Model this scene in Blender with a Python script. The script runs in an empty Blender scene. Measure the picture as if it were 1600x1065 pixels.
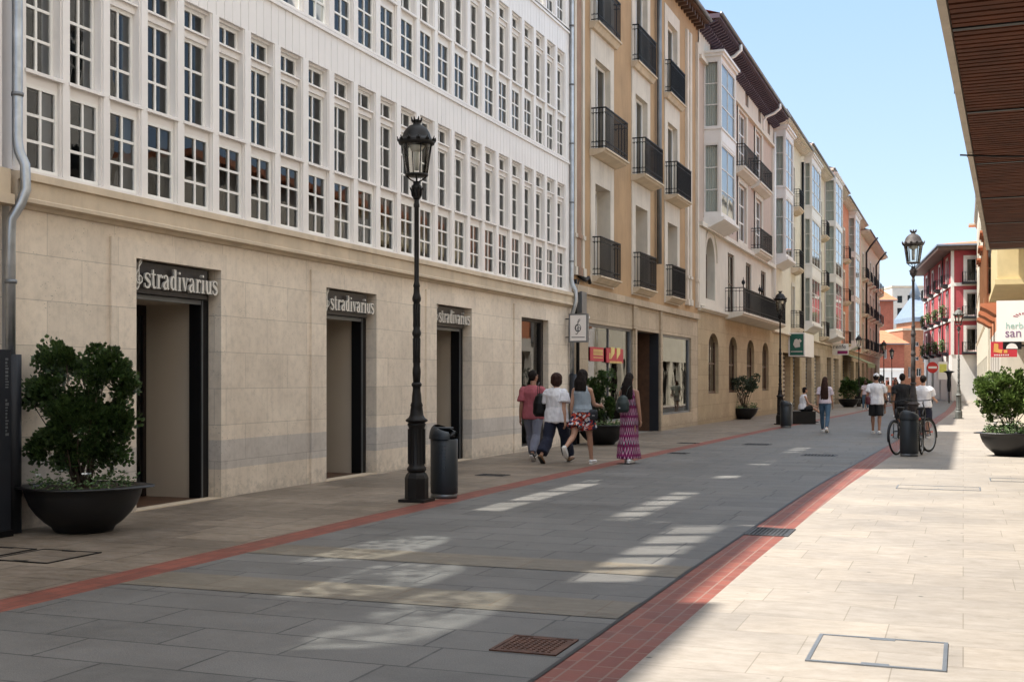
EXPO = 2.18
import bpy, math, random
from mathutils import Vector, Matrix, noise, Euler
random.seed(7)
R = math.radians
SC = bpy.context.scene
COL = SC.collection
# ---------------------------------------------------------------- survey helpers
F = 1900.0; HZ = 592.0; TH = math.atan(705/1900.0); CT = math.cos(TH); ST = math.sin(TH)
def gz(Y): return -0.0045*max(0.0, Y-15.0)
def G(x, y):
    z = 0.0
    for _ in range(12):
        zc = F*(1.5-z)/(y-HZ); xc = (x-800)*zc/F
        X = xc*CT-zc*ST; Y = xc*ST+zc*CT
        z = gz(Y)
    return Vector((X, Y, z))
def GD(x, zc):                      # ground point at picture column x and depth zc
    xc = (x-800)*zc/F; X = xc*CT-zc*ST; Y = xc*ST+zc*CT
    return Vector((X, Y, gz(Y)))
def YW(px, X=-8.8):
    u = px-800
    return (u*-X*ST-F*X*CT)/(F*ST-u*CT)
def ZW(px, py, X=-8.8):
    Y = YW(px, X); return 1.5+(HZ-py)*(-X*ST+Y*CT)/F
def ZD(py, zc): return 1.5+(HZ-py)*zc/F
# ---------------------------------------------------------------- mesh builder
class MB:
    def __init__(s): s.v = []; s.f = []; s.m = []; s.s = []
    def add(s, vs, fs, mi=0, sm=False):
        o = len(s.v); s.v += [tuple(p) for p in vs]
        for q in fs: s.f.append([i+o for i in q]); s.m.append(mi); s.s.append(sm)
    def box(s, x0, x1, y0, y1, z0, z1, mi=0):
        s.add([(x0,y0,z0),(x1,y0,z0),(x1,y1,z0),(x0,y1,z0),(x0,y0,z1),(x1,y0,z1),(x1,y1,z1),(x0,y1,z1)],
              [(0,3,2,1),(4,5,6,7),(0,1,5,4),(1,2,6,5),(2,3,7,6),(3,0,4,7)], mi)
    def quad(s, a, b, c, d, mi=0): s.add([a,b,c,d], [(0,1,2,3)], mi)
    def bar(s, p0, p1, w, mi=0, h=None):
        s.tube([p0, p1], [w, w], 4, mi, sm=False)
    def tube(s, pts, rad, n=8, mi=0, sm=True, caps=True):
        pts = [Vector(p) for p in pts]; rings = []
        if not hasattr(rad, '__len__'): rad = [rad]*len(pts)
        prev = None
        for i, p in enumerate(pts):
            if i == 0: t = pts[1]-p
            elif i == len(pts)-1: t = p-pts[i-1]
            else: t = (pts[i+1]-p).normalized()+(p-pts[i-1]).normalized()
            if t.length < 1e-9: t = Vector((0,0,1))
            t.normalize()
            if prev is None:
                a = Vector((0,0,1)) if abs(t.z) < .9 else Vector((1,0,0))
                u = a.cross(t).normalized()
            else:
                u = prev-t*prev.dot(t)
                u = u.normalized() if u.length > 1e-6 else Vector((1,0,0))
            prev = u; w = t.cross(u)
            r = rad[i]; ra, rb = (r if hasattr(r, '__len__') else (r, r))
            off = math.pi/4 if n == 4 else 0
            rings.append([p+u*math.cos(off+2*math.pi*k/n)*ra+w*math.sin(off+2*math.pi*k/n)*rb for k in range(n)])
        vs = [q for r_ in rings for q in r_]; fs = []
        for i in range(len(rings)-1):
            for k in range(n):
                k2 = (k+1) % n
                fs.append((i*n+k, i*n+k2, (i+1)*n+k2, (i+1)*n+k))
        if caps:
            fs.append(tuple(range(n-1, -1, -1))); fs.append(tuple((len(rings)-1)*n+k for k in range(n)))
        s.add(vs, fs, mi, sm)
    def ball(s, c, r, n=12, m=8, mi=0):
        rx, ry, rz = (r if hasattr(r, '__len__') else (r, r, r)); vs = [(c[0], c[1], c[2]-rz)]
        for j in range(1, m):
            a = -math.pi/2+math.pi*j/m
            for k in range(n):
                b = 2*math.pi*k/n
                vs.append((c[0]+rx*math.cos(a)*math.cos(b), c[1]+ry*math.cos(a)*math.sin(b), c[2]+rz*math.sin(a)))
        vs.append((c[0], c[1], c[2]+rz)); fs = []
        for k in range(n): fs.append((0, 1+(k+1) % n, 1+k))
        for j in range(m-2):
            for k in range(n):
                a = 1+j*n+k; b = 1+j*n+(k+1) % n
                fs.append((a, b, b+n, a+n))
        L = len(vs)-1
        for k in range(n): fs.append((1+(m-2)*n+k, 1+(m-2)*n+(k+1) % n, L))
        s.add(vs, fs, mi, True)
    def lathe(s, prof, n=24, mi=0, c=(0,0,0), sm=True, rot=0):
        vs = []; fs = []
        for (r, z) in prof:
            for k in range(n):
                a = rot+2*math.pi*k/n; vs.append((c[0]+r*math.cos(a), c[1]+r*math.sin(a), c[2]+z))
        for i in range(len(prof)-1):
            for k in range(n):
                k2 = (k+1) % n; fs.append((i*n+k, i*n+k2, (i+1)*n+k2, (i+1)*n+k))
        fs.append(tuple(range(n-1, -1, -1))); fs.append(tuple((len(prof)-1)*n+k for k in range(n)))
        s.add(vs, fs, mi, sm)
    def loft(s, rings, n=16, mi=0, sm=True):   # rings: (cx,cy,cz,rx,ry)
        vs = []; fs = []
        for (cx, cy, cz, rx, ry) in rings:
            for k in range(n):
                a = 2*math.pi*k/n; vs.append((cx+rx*math.cos(a), cy+ry*math.sin(a), cz))
        for i in range(len(rings)-1):
            for k in range(n):
                k2 = (k+1) % n; fs.append((i*n+k, i*n+k2, (i+1)*n+k2, (i+1)*n+k))
        fs.append(tuple(range(n-1, -1, -1))); fs.append(tuple((len(rings)-1)*n+k for k in range(n)))
        s.add(vs, fs, mi, sm)
    def prism(s, poly, y0, y1, mi=0):          # polygon in x,z extruded along y
        n = len(poly); vs = [(x, y0, z) for x, z in poly]+[(x, y1, z) for x, z in poly]
        fs = [tuple(range(n)), tuple(range(2*n-1, n-1, -1))]
        for k in range(n): k2 = (k+1) % n; fs.append((k, k+n, k2+n, k2))
        s.add(vs, fs, mi)
    def profx(s, prof, x0, x1, mi=0):          # polygon in (y,z) swept along x
        n = len(prof); vs = [(x0, y, z) for y, z in prof]+[(x1, y, z) for y, z in prof]
        fs = [tuple(range(n-1, -1, -1)), tuple(range(n, 2*n))]
        for k in range(n): k2 = (k+1) % n; fs.append((k, k2, k2+n, k+n))
        s.add(vs, fs, mi)
    def xform(s, M):
        s.v = [tuple(M @ Vector(p)) for p in s.v]; return s
    def mesh(s, name, mats):
        me = bpy.data.meshes.new(name); me.from_pydata(s.v, [], s.f)
        for m in (mats if isinstance(mats, (list, tuple)) else [mats]): me.materials.append(m)
        me.polygons.foreach_set('material_index', s.m); me.polygons.foreach_set('use_smooth', s.s)
        me.update(); return me
    def build(s, name, mats, parent=None, loc=None, rotz=0):
        return put(name, s.mesh(name, mats), parent, loc, rotz)
def put(name, me, parent=None, loc=None, rotz=0):
    o = bpy.data.objects.new(name, me); COL.objects.link(o)
    if parent is not None: o.parent = parent
    if loc is not None: o.location = loc
    if rotz: o.rotation_euler = (0, 0, rotz)
    return o
def tag(o, label=None, cat=None, group=None, kind=None):
    if label: o['label'] = label
    if cat: o['category'] = cat
    if group: o['group'] = group
    if kind: o['kind'] = kind
    return o
def thing(name, label, cat, loc=(0,0,0), rz=0, group=None):
    o = bpy.data.objects.new(name, None); COL.objects.link(o); o.empty_display_size = .3
    o.location = loc; o.rotation_euler = (0, 0, rz)
    return tag(o, label, cat, group)
def copy_tree(o, parent=None):
    c = o.copy(); COL.objects.link(c)
    if parent is not None: c.parent = parent
    for ch in list(o.children): copy_tree(ch, c)
    return c
# ---------------------------------------------------------------- materials
def nt(m):
    m.use_nodes = True; t = m.node_tree; return t, t.nodes, t.links
def newmat(name):
    m = bpy.data.materials.new(name); t, N, L = nt(m)
    return m, t, N, L, N['Principled BSDF']
def coords(N, L, kind='Object', scale=(1,1,1), rot=(0,0,0)):
    tc = N.new('ShaderNodeTexCoord'); mp = N.new('ShaderNodeMapping'); L.new(tc.outputs[kind], mp.inputs[0])
    mp.inputs['Scale'].default_value = scale; mp.inputs['Rotation'].default_value = rot
    return mp.outputs[0]
def noi(N, L, vec, scale, detail=4, rough=.55):
    n = N.new('ShaderNodeTexNoise'); n.inputs['Scale'].default_value = scale; n.inputs['Detail'].default_value = detail
    n.inputs['Roughness'].default_value = rough; L.new(vec, n.inputs['Vector']); return n.outputs['Fac']
def ramp(N, L, fac, stops):
    r = N.new('ShaderNodeValToRGB'); e = r.color_ramp.elements
    while len(e) < len(stops): e.new(.5)
    for i, (p, c) in enumerate(stops):
        e[i].position = p; e[i].color = (*c, 1) if hasattr(c, '__len__') else (c, c, c, 1)
    L.new(fac, r.inputs[0]); return r.outputs[0]
def mixc(N, L, fac, a, b, bt='MIX'):
    m = N.new('ShaderNodeMix'); m.data_type = 'RGBA'; m.blend_type = bt
    for sock, v in ((m.inputs[0], fac), (m.inputs[6], a), (m.inputs[7], b)):
        if hasattr(v, 'is_linked') or hasattr(v, 'links'): L.new(v, sock)
        elif hasattr(v, '__len__'): sock.default_value = (*v, 1)
        else: sock.default_value = v if sock.type == 'VALUE' else (v, v, v, 1)
    return m.outputs[2]
def bump(N, L, h, strength, dist, B):
    b = N.new('ShaderNodeBump'); b.inputs['Strength'].default_value = strength; b.inputs['Distance'].default_value = dist
    L.new(h, b.inputs['Height']); L.new(b.outputs[0], B.inputs['Normal'])
def mul(c, k): return tuple(min(1, v*k) for v in c)
def plain(name, col, rough=.6, metal=0, var=.12, vs=2.5, bs=60, bd=.002, spec=.5, dirt=0, coord='Object'):
    m, t, N, L, B = newmat(name); v = coords(N, L, coord)
    n1 = noi(N, L, v, vs, 5); n2 = noi(N, L, v, bs, 3)
    c = ramp(N, L, n1, [(.3, mul(col, 1-var)), (.7, mul(col, 1+var))])
    if dirt:
        vd = coords(N, L, coord, (1.2, 1.2, .25)); nd = noi(N, L, vd, 3.0, 6, .65)
        c = mixc(N, L, ramp(N, L, nd, [(.5, 0.0), (.75, dirt)]), c, mul(col, .45))
    L.new(c, B.inputs['Base Color'])
    B.inputs['Roughness'].default_value = rough; B.inputs['Metallic'].default_value = metal
    B.inputs['Specular IOR Level'].default_value = spec
    if bd: bump(N, L, n2, .5, bd, B)
    return m
def stonewall(name, col, bw=.95, bh=.46, mort=.004, pits=True, band=None, var=.1, mcol=.55, off=.5):
    """ashlar wall: blocks in local x,z"""
    m, t, N, L, B = newmat(name)
    tc = N.new('ShaderNodeTexCoord'); sp = N.new('ShaderNodeSeparateXYZ'); cb = N.new('ShaderNodeCombineXYZ')
    L.new(tc.outputs['Object'], sp.inputs[0])
    ad = N.new('ShaderNodeMath'); ad.operation = 'ADD'; L.new(sp.outputs[0], ad.inputs[0]); L.new(sp.outputs[1], ad.inputs[1])
    L.new(ad.outputs[0], cb.inputs[0]); L.new(sp.outputs[2], cb.inputs[1])
    br = N.new('ShaderNodeTexBrick'); L.new(cb.outputs[0], br.inputs['Vector'])
    br.offset = off; br.inputs['Scale'].default_value = 1; br.inputs['Brick Width'].default_value = bw
    br.inputs['Row Height'].default_value = bh; br.inputs['Mortar Size'].default_value = mort
    br.inputs['Mortar Smooth'].default_value = .1; br.inputs['Bias'].default_value = 0
    br.inputs['Color1'].default_value = (*mul(col, 1-var), 1); br.inputs['Color2'].default_value = (*mul(col, 1+var), 1)
    br.inputs['Mortar'].default_value = (*mul(col, mcol), 1)
    c = br.outputs['Color']
    n1 = noi(N, L, tc.outputs['Object'], 1.3, 6, .6)
    c = mixc(N, L, 1.0, c, ramp(N, L, n1, [(.3, (.9, .88, .86)), (.7, (1.1, 1.09, 1.07))]), 'MULTIPLY')
    n9 = noi(N, L, tc.outputs['Object'], 9.0, 8, .7)
    c = mixc(N, L, 1.0, c, ramp(N, L, n9, [(.32, .86), (.5, 1.0), (.7, 1.07)]), 'MULTIPLY')
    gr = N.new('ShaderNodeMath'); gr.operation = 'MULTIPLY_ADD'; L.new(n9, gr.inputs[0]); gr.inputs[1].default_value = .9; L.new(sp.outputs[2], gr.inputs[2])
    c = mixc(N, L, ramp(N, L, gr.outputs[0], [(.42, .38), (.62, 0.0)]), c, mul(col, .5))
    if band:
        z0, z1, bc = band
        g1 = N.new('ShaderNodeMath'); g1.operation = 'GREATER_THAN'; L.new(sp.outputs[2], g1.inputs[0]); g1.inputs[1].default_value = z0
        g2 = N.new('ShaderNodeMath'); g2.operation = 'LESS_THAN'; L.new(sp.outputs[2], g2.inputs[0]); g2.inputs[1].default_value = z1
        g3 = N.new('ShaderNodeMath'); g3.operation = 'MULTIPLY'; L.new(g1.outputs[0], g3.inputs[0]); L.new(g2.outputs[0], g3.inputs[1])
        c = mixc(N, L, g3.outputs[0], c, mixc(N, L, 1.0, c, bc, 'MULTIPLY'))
    h = noi(N, L, tc.outputs['Object'], 90, 3)
    if pits:
        vo = N.new('ShaderNodeTexVoronoi'); vo.inputs['Scale'].default_value = 22
        mp = coords(N, L, 'Object', (1, 1, 1.6)); L.new(mp, vo.inputs['Vector'])
        nm = noi(N, L, tc.outputs['Object'], 2.3, 3)
        pm = ramp(N, L, vo.outputs['Distance'], [(.10, 1.0), (.20, 0.0)])
        pm = mixc(N, L, ramp(N, L, nm, [(.5, 0.0), (.62, 1.0)]), (0,0,0), pm)
        c = mixc(N, L, pm, c, mul(col, .42))
        st = noi(N, L, coords(N, L, 'Object', (9, 9, .5)), 2.0, 4)
        c = mixc(N, L, ramp(N, L, st, [(.55, 0.0), (.8, .3)]), c, mul(col, .6))
    L.new(c, B.inputs['Base Color']); B.inputs['Roughness'].default_value = .85; B.inputs['Specular IOR Level'].default_value = .25
    bump(N, L, h, .4, .003, B)
    return m
def paving(name, c1, c2, mortc, bw, bh, streak=0, spots=0, rough=.7, swap=False, mort=.006, off=.5, dirty=.25, rotz=0, grain=0.0):
    m, t, N, L, B = newmat(name)
    v = coords(N, L, 'Object', (1,1,1), (0,0,rotz))
    if swap:
        sp = N.new('ShaderNodeSeparateXYZ'); cb = N.new('ShaderNodeCombineXYZ'); L.new(v, sp.inputs[0])
        L.new(sp.outputs[1], cb.inputs[0]); L.new(sp.outputs[0], cb.inputs[1]); bv = cb.outputs[0]
    else: bv = v
    br = N.new('ShaderNodeTexBrick'); L.new(bv, br.inputs['Vector']); br.offset = off; br.offset_frequency = 2
    br.squash = .82; br.squash_frequency = 3
    for k, x in (('Scale', 1), ('Brick Width', bw), ('Row Height', bh), ('Mortar Size', mort), ('Mortar Smooth', .1), ('Bias', 0)):
        br.inputs[k].default_value = x
    br.inputs['Color1'].default_value = (*c1, 1); br.inputs['Color2'].default_value = (*c2, 1); br.inputs['Mortar'].default_value = (*mortc, 1)
    c = br.outputs['Color']
    if streak:
        s1 = noi(N, L, coords(N, L, 'Object', (3.0, 6.5, 1)), 1.5, 9, .75)
        c = mixc(N, L, 1.0, c, ramp(N, L, s1, [(.3, (1-streak, 1-streak*1.15, 1-streak*1.4)), (.62, (1.08, 1.06, 1.04))]), 'MULTIPLY')
        s2 = noi(N, L, coords(N, L, 'Object', (4, 34, 1)), 2.2, 5, .75)
        c = mixc(N, L, ramp(N, L, s2, [(.66, 0.0), (.72, min(1, streak*2.6))]), c, mul(c1, .42))
    n1 = noi(N, L, v, .6, 6, .65)
    c = mixc(N, L, 1.0, c, ramp(N, L, n1, [(.3, 1-dirty), (.7, 1+dirty*.5)]), 'MULTIPLY')
    if grain:
        n3 = noi(N, L, v, 140, 2, .7)
        c = mixc(N, L, 1.0, c, ramp(N, L, n3, [(.35, 1-grain), (.65, 1+grain)]), 'MULTIPLY')
    if streak:
        s3 = noi(N, L, coords(N, L, 'Object', (.5, 1.1, 1)), 1.1, 7, .7)
        c = mixc(N, L, ramp(N, L, s3, [(.52, 0.0), (.66, .22), (.8, .4)]), c, mul(c1, .62))
    else:
        s3 = noi(N, L, coords(N, L, 'Object', (1, 1, 1)), 3.2, 9, .78)
        c = mixc(N, L, ramp(N, L, s3, [(.45, 0.0), (.62, .3), (.75, .5)]), c, mul(c1, 1.55))
    if spots:
        vo = N.new('ShaderNodeTexVoronoi'); vo.inputs['Scale'].default_value = 3.2; vo.inputs['Randomness'].default_value = 1
        L.new(v, vo.inputs['Vector'])
        c = mixc(N, L, ramp(N, L, vo.outputs['Distance'], [(.035, spots), (.07, 0.0)]), c, mul(c1, .3))
    L.new(c, B.inputs['Base Color']); B.inputs['Specular IOR Level'].default_value = .4
    rr = ramp(N, L, n1, [(.3, rough-.12), (.7, rough+.1)]); L.new(rr, B.inputs['Roughness'])
    hb = mixc(N, L, .7, noi(N, L, v, 60, 3), br.outputs['Fac'])
    inv = N.new('ShaderNodeMath'); inv.operation = 'MULTIPLY_ADD'; L.new(br.outputs['Fac'], inv.inputs[0]); inv.inputs[1].default_value = -1.0
    L.new(noi(N, L, v, 45, 3), inv.inputs[2])
    bump(N, L, inv.outputs[0], .35, .004, B)
    return m
def glassmat(name, tint=(.75, .8, .8), ior=1.45, wav=.02, through=.75, rough=.01):
    m, t, N, L, B = newmat(name); N.remove(B); out = N['Material Output']
    tr = N.new('ShaderNodeBsdfTransparent'); tr.inputs[0].default_value = (*mul(tint, through), 1)
    gl = N.new('ShaderNodeBsdfGlossy'); gl.inputs['Roughness'].default_value = rough; gl.inputs[0].default_value = (1, 1, 1, 1)
    fr = N.new('ShaderNodeFresnel'); fr.inputs[0].default_value = ior
    mx = N.new('ShaderNodeMixShader'); L.new(fr.outputs[0], mx.inputs[0]); L.new(tr.outputs[0], mx.inputs[1]); L.new(gl.outputs[0], mx.inputs[2])
    n = noi(N, L, coords(N, L, 'Object', (1, 1, .6)), 2.2, 2, .5); b = N.new('ShaderNodeBump'); b.inputs['Strength'].default_value = .5; b.inputs['Distance'].default_value = wav
    L.new(n, b.inputs['Height']); L.new(b.outputs[0], gl.inputs['Normal']); L.new(mx.outputs[0], out.inputs[0])
    return m
def leafmat(name, c1, c2, rough=.5):
    m, t, N, L, B = newmat(name); g = N.new('ShaderNodeNewGeometry')
    c = ramp(N, L, g.outputs['Random Per Island'], [(.1, c1), (.9, c2)])
    n1 = noi(N, L, coords(N, L), 5, 2)
    c = mixc(N, L, 1.0, c, ramp(N, L, n1, [(.35, .7), (.65, 1.25)]), 'MULTIPLY')
    L.new(c, B.inputs['Base Color']); B.inputs['Roughness'].default_value = rough
    out = N['Material Output']; tl = N.new('ShaderNodeBsdfTranslucent'); L.new(c, tl.inputs[0])
    mx = N.new('ShaderNodeMixShader'); mx.inputs[0].default_value = .25
    L.new(B.outputs[0], mx.inputs[1]); L.new(tl.outputs[0], mx.inputs[2]); L.new(mx.outputs[0], out.inputs[0])
    return m
M = {}
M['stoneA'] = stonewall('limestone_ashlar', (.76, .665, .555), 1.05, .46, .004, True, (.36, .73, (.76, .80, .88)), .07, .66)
M['stoneB'] = stonewall('sandstone_ashlar', (.47, .38, .28), .9, .5, .006, True, None, .1, .6)
M['stoneC'] = stonewall('gold_sandstone', (.44, .345, .225), 1.1, .55, .006, True, None, .08, .6)
M['trim'] = plain('stone_trim', (.60, .49, .36), .8, var=.12, bs=80, dirt=.35)
M['white'] = plain('white_paint', (.83, .79, .76), .42, var=.04, vs=1.2, bs=25, bd=.0008, dirt=.06)
M['whitewood'] = plain('white_wood', (.76, .73, .69), .45, var=.05, vs=2, bs=40, bd=.001, dirt=.12)
M['pvc'] = plain('white_frame', (.86, .84, .80), .35, var=.03, bd=0)
M['ochre'] = plain('ochre_render', (.42, .27, .145), .9, var=.13, vs=.9, bs=120, bd=.002, dirt=.4)
M['palestone'] = plain('pale_render', (.64, .57, .48), .85, var=.1, vs=1.5, bs=90, dirt=.4)
M['brownstone'] = plain('brown_render', (.30, .19, .13), .9, var=.15, dirt=.3)
M['creamC'] = plain('cream_render', (.68, .63, .54), .85, var=.06, vs=1.2, bs=90, dirt=.3)
M['pinkC'] = plain('pink_beige_render', (.52, .41, .34), .9, var=.06, dirt=.15)
M['yellowD'] = plain('pale_yellow_render', (.68, .62, .49), .9, var=.07, dirt=.25)
M['orangeD'] = plain('orange_render', (.58, .23, .13), .9, var=.08, dirt=.15)
M['creamE'] = plain('sand_render', (.60, .50, .34), .9, var=.07, dirt=.25)
M['redE'] = plain('crimson_render', (.48, .085, .10), .85, var=.07, dirt=.1)
M['brick'] = stonewall('red_brick', (.36, .12, .08), .25, .08, .008, False, None, .15, 1.1)
M['brick2'] = stonewall('orange_brick', (.42, .19, .11), .25, .08, .008, False, None, .15, 1.1)
M['red_wood'] = plain('red_wood', (.14, .05, .03), .5, bd=0)
M['brownblind'] = plain('brown_blind', (.24, .16, .12), .8, bd=0)
M['tile'] = stonewall('roof_tile', (.50, .19, .10), .2, .3, .02, False, None, .2, .6)
M['apt'] = plain('pale_concrete', (.60, .56, .50), .9, var=.05)
M['slate'] = plain('blue_slate', (.20, .25, .32), .5, var=.1)
M['iron'] = plain('black_iron', (.011, .0095, .009), .5, 0, var=.3, vs=8, bs=80, bd=.0015, spec=.3)
M['iron_green'] = plain('green_black_iron', (.02, .03, .028), .45, .3, var=.3, vs=6, bs=60, bd=.001)
M['rail'] = plain('railing_iron', (.008, .008, .009), .55, 0, var=.2, bd=0, spec=.3)
M['steel'] = plain('galvanised_steel', (.42, .44, .46), .35, .8, var=.2, vs=6, bs=10, bd=.002)
M['greymetal'] = plain('grey_metal', (.20, .21, .22), .45, .6, var=.15)
M['darkgrey'] = plain('dark_grey_paint', (.02, .022, .028), .5, 0, var=.15, bs=90, spec=.3)
M['black'] = plain('black_paint', (.006, .006, .007), .45, 0, var=.2, spec=.3)
M['darkbrown'] = plain('dark_brown_metal', (.012, .007, .006), .45, 0, var=.15)
M['beige'] = plain('beige_panel', (.55, .48, .39), .55, var=.05, vs=.8, bd=0)
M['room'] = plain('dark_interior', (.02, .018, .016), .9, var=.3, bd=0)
M['roomlight'] = plain('shop_interior', (.35, .31, .25), .9, var=.3, bd=0)
M['door_wood'] = plain('brown_wood', (.09, .045, .025), .5, var=.3, vs=5, bs=50)
M['canopy_wood'] = plain('stained_wood', (.11, .03, .01), .8, var=.3, vs=3, bs=60, bd=.002)
M['letters'] = plain('letter_metal', (.62, .6, .56), .35, .3, var=.05, bd=0)
M['curtain'] = plain('net_curtain', (.60, .61, .57), .9, var=.06, bd=0)
M['curtain2'] = plain('linen_curtain', (.26, .235, .19), .9, var=.12, bd=0)
M['glass'] = glassmat('window_glass', (.7, .75, .76), wav=.006, through=.8)
M['glassclear'] = glassmat('clear_glass', (.98, .99, .98), wav=.004, through=1.0)
M['glassC'] = glassmat('bay_glass', (.86, .90, .88), ior=1.5, wav=.004, through=.92)
M['shopglass'] = glassmat('shop_glass', (.75, .8, .78), wav=.002, through=.8)
M['lampglass'] = glassmat('lantern_glass', (.93, .92, .88), wav=.001, through=.98, rough=.05)
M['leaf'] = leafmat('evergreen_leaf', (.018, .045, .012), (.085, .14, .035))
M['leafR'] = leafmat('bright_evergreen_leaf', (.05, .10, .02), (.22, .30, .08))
M['leafO'] = leafmat('grey_olive_leaf', (.05, .07, .04), (.11, .14, .09))
M['leafG'] = leafmat('ground_plant_leaf', (.05, .12, .03), (.2, .27, .12))
M['petal'] = plain('white_petal', (.8, .8, .78), .6, bd=0)
M['bark'] = plain('bark', (.09, .06, .04), .9, var=.3, bs=60, bd=.004)
M['soil'] = plain('soil', (.05, .035, .025), .95, var=.4, bs=40, bd=.01)
M['rust'] = plain('rusty_iron', (.10, .045, .028), .7, .3, var=.35, vs=9, bs=70, bd=.004)
M['castiron'] = plain('cast_iron_cover', (.06, .06, .062), .55, .4, var=.3, bs=50, bd=.004)
M['road'] = paving('granite_slabs', (.112, .108, .101), (.150, .143, .134), (.045, .045, .045), .95, .48, spots=.6, rough=.62, dirty=.38, mort=.009, grain=.32)
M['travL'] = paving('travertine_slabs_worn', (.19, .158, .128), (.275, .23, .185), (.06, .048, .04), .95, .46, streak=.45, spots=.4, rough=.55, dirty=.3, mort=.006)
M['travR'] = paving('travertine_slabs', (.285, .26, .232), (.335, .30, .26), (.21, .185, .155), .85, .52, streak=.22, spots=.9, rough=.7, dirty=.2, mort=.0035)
M['travS'] = paving('travertine_stripe', (.155, .138, .112), (.19, .168, .135), (.16, .12, .08), .9, .5, streak=.3, spots=.3, rough=.6, dirty=.3)
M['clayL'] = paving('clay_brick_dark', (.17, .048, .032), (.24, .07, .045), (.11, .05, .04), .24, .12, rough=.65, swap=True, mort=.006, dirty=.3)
M['clayR'] = paving('clay_brick', (.16, .045, .032), (.23, .07, .047), (.22, .14, .11), .24, .113, rough=.65, swap=True, mort=.007, dirty=.25)
M['gndstone'] = plain('city_ground', (.30, .28, .25), .9, var=.15, vs=.1, bs=5)

def litmat():
    m, t, N, L, B = newmat('lit_lamp'); B.inputs['Emission Color'].default_value = (1, .85, .6, 1); B.inputs['Emission Strength'].default_value = 4; return m
M['lit'] = litmat()
# ================================================================ ground
def sheet(name, left, right, z, m, Y0=None):
    """strip between two polylines of (X,Y); follows the gentle fall of the street"""
    ys = sorted(set([p[1] for p in left]+[p[1] for p in right]+[15.0]+[float(k) for k in range(-20, 160, 10)]))
    ys = [y for y in ys if left[0][1] <= y <= left[-1][1]]
    def at(pl, y):
        for a, b in zip(pl, pl[1:]):
            if a[1] <= y <= b[1]: return a[0]+(b[0]-a[0])*(y-a[1])/(b[1]-a[1]+1e-9)
        return pl[0][0] if y < pl[0][1] else pl[-1][0]
    b = MB(); vs = []; fs = []
    for y in ys: vs += [(at(left, y), y, gz(y)+z), (at(right, y), y, gz(y)+z)]
    for i in range(len(ys)-1): fs.append((2*i, 2*i+1, 2*i+3, 2*i+2))
    b.add(vs, fs); o = b.build(name, m); return tag(o, kind='structure')
g = MB(); ys = [-600, 15, 150, 1500]
for i in range(3):
    za = gz(min(ys[i], 150))-.012; zb = gz(min(ys[i+1], 150))-.012
    g.add([(-1500, ys[i], za), (1500, ys[i], za), (1500, ys[i+1], zb), (-1500, ys[i+1], zb)], [(0,1,2,3)])
tag(g.build('ground', M['gndstone']), kind='structure')
YE = 150.0
bandL0 = [(-6.17, -20), (-6.14, 25), (-5.98, 40), (-5.45, 60), (-5.0, 84), (-4.2, YE)]
bandL1 = [(x+.34, y) for x, y in bandL0]
bandR0 = [(-2.02, -20), (-2.0, 10), (-1.93, 18), (-1.72, 27), (-1.3, 48), (-.9, 70), (-.6, YE)]
bandR1 = [(x+.39, y) for x, y in bandR0]
sheet('road', [(x+.34, y) for x, y in bandL0], bandR0, 0, M['road'])
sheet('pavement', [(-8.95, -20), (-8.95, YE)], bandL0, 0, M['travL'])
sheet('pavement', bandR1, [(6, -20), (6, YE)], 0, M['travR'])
sheet('brick_edging', bandL0, bandL1, 0, M['clayL'])
sheet('brick_edging', bandR0, bandR1, 0, M['clayR'])
# drainage slot beside the right-hand brick edging
sl = sheet('drainage_slot', [(x-.022, y) for x, y in bandR0 if y < 71], [(x+.006, y) for x, y in bandR0 if y < 71], .004, M['black'])
# travertine cross stripes in the road, each a laid band
def stripe(pts):
    b = MB(); b.add([(x, y, .004) for x, y in pts], [(0,1,2,3)]); tag(b.build('stone_stripe', M['travS']), kind='structure')
stripe([(-5.80, 7.36), (-2.03, 7.36), (-2.03, 7.95), (-5.80, 7.95)])
stripe([(-5.80, 9.05), (-2.03, 9.05), (-2.03, 9.62), (-5.80, 9.62)])
# manhole covers
def frame_cover(x0, x1, y0, y1, label, infill, group=None, w=.022, fm=None, name='manhole_cover'):
    cx, cy = (x0+x1)/2, (y0+y1)/2; zc = gz(cy)
    t = thing(name, label, 'manhole cover', (cx, cy, zc), 0, group)
    a, b_ = (x1-x0)/2, (y1-y0)/2
    f = MB(); fm = fm or M['greymetal']
    f.box(-a, a, -b_, -b_+w, -.002, .008); f.box(-a, a, b_-w, b_, -.002, .008)
    f.box(-a, -a+w, -b_+w, b_-w, -.002, .008); f.box(a-w, a, -b_+w, b_-w, -.002, .008)
    if infill is not M['travR'] : pass
    f.box(-.07, .07, -b_+w, -b_+w+.035, -.002, .0075); f.box(-.07, .07, b_-w-.035, b_-w, -.002, .0075)
    f.build('frame', fm, t)
    p = MB(); p.box(-a+w, a-w, -b_+w+.002, b_-w-.002, -.004, .0045)
    if infill in (M['rust'], M['castiron']):
        n = 9
        for i in range(n):
            for j in range(n):
                u = -a+w+.02+(2*a-2*w-.04)*(i+.5)/n; v = -b_+w+.02+(2*b_-2*w-.04)*(j+.5)/n
                d = .5*(2*a-2*w-.04)/n*.55; p.box(u-d, u+d, v-d*.35, v+d*.35, .004, .009)
    p.build('cover_plate', infill, t)
    return t
frame_cover(-.79, -.08, 6.61, 7.33, 'metal framed inspection cover filled with pale paving stone, in the sunlit foreground pavement', M['travR'])
frame_cover(-2.46, -2.07, 6.26, 6.68, 'rusty iron manhole cover on the grey road against the brick edging in the foreground', M['rust'], fm=M['rust'])
p = G(1205, 831)
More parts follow.
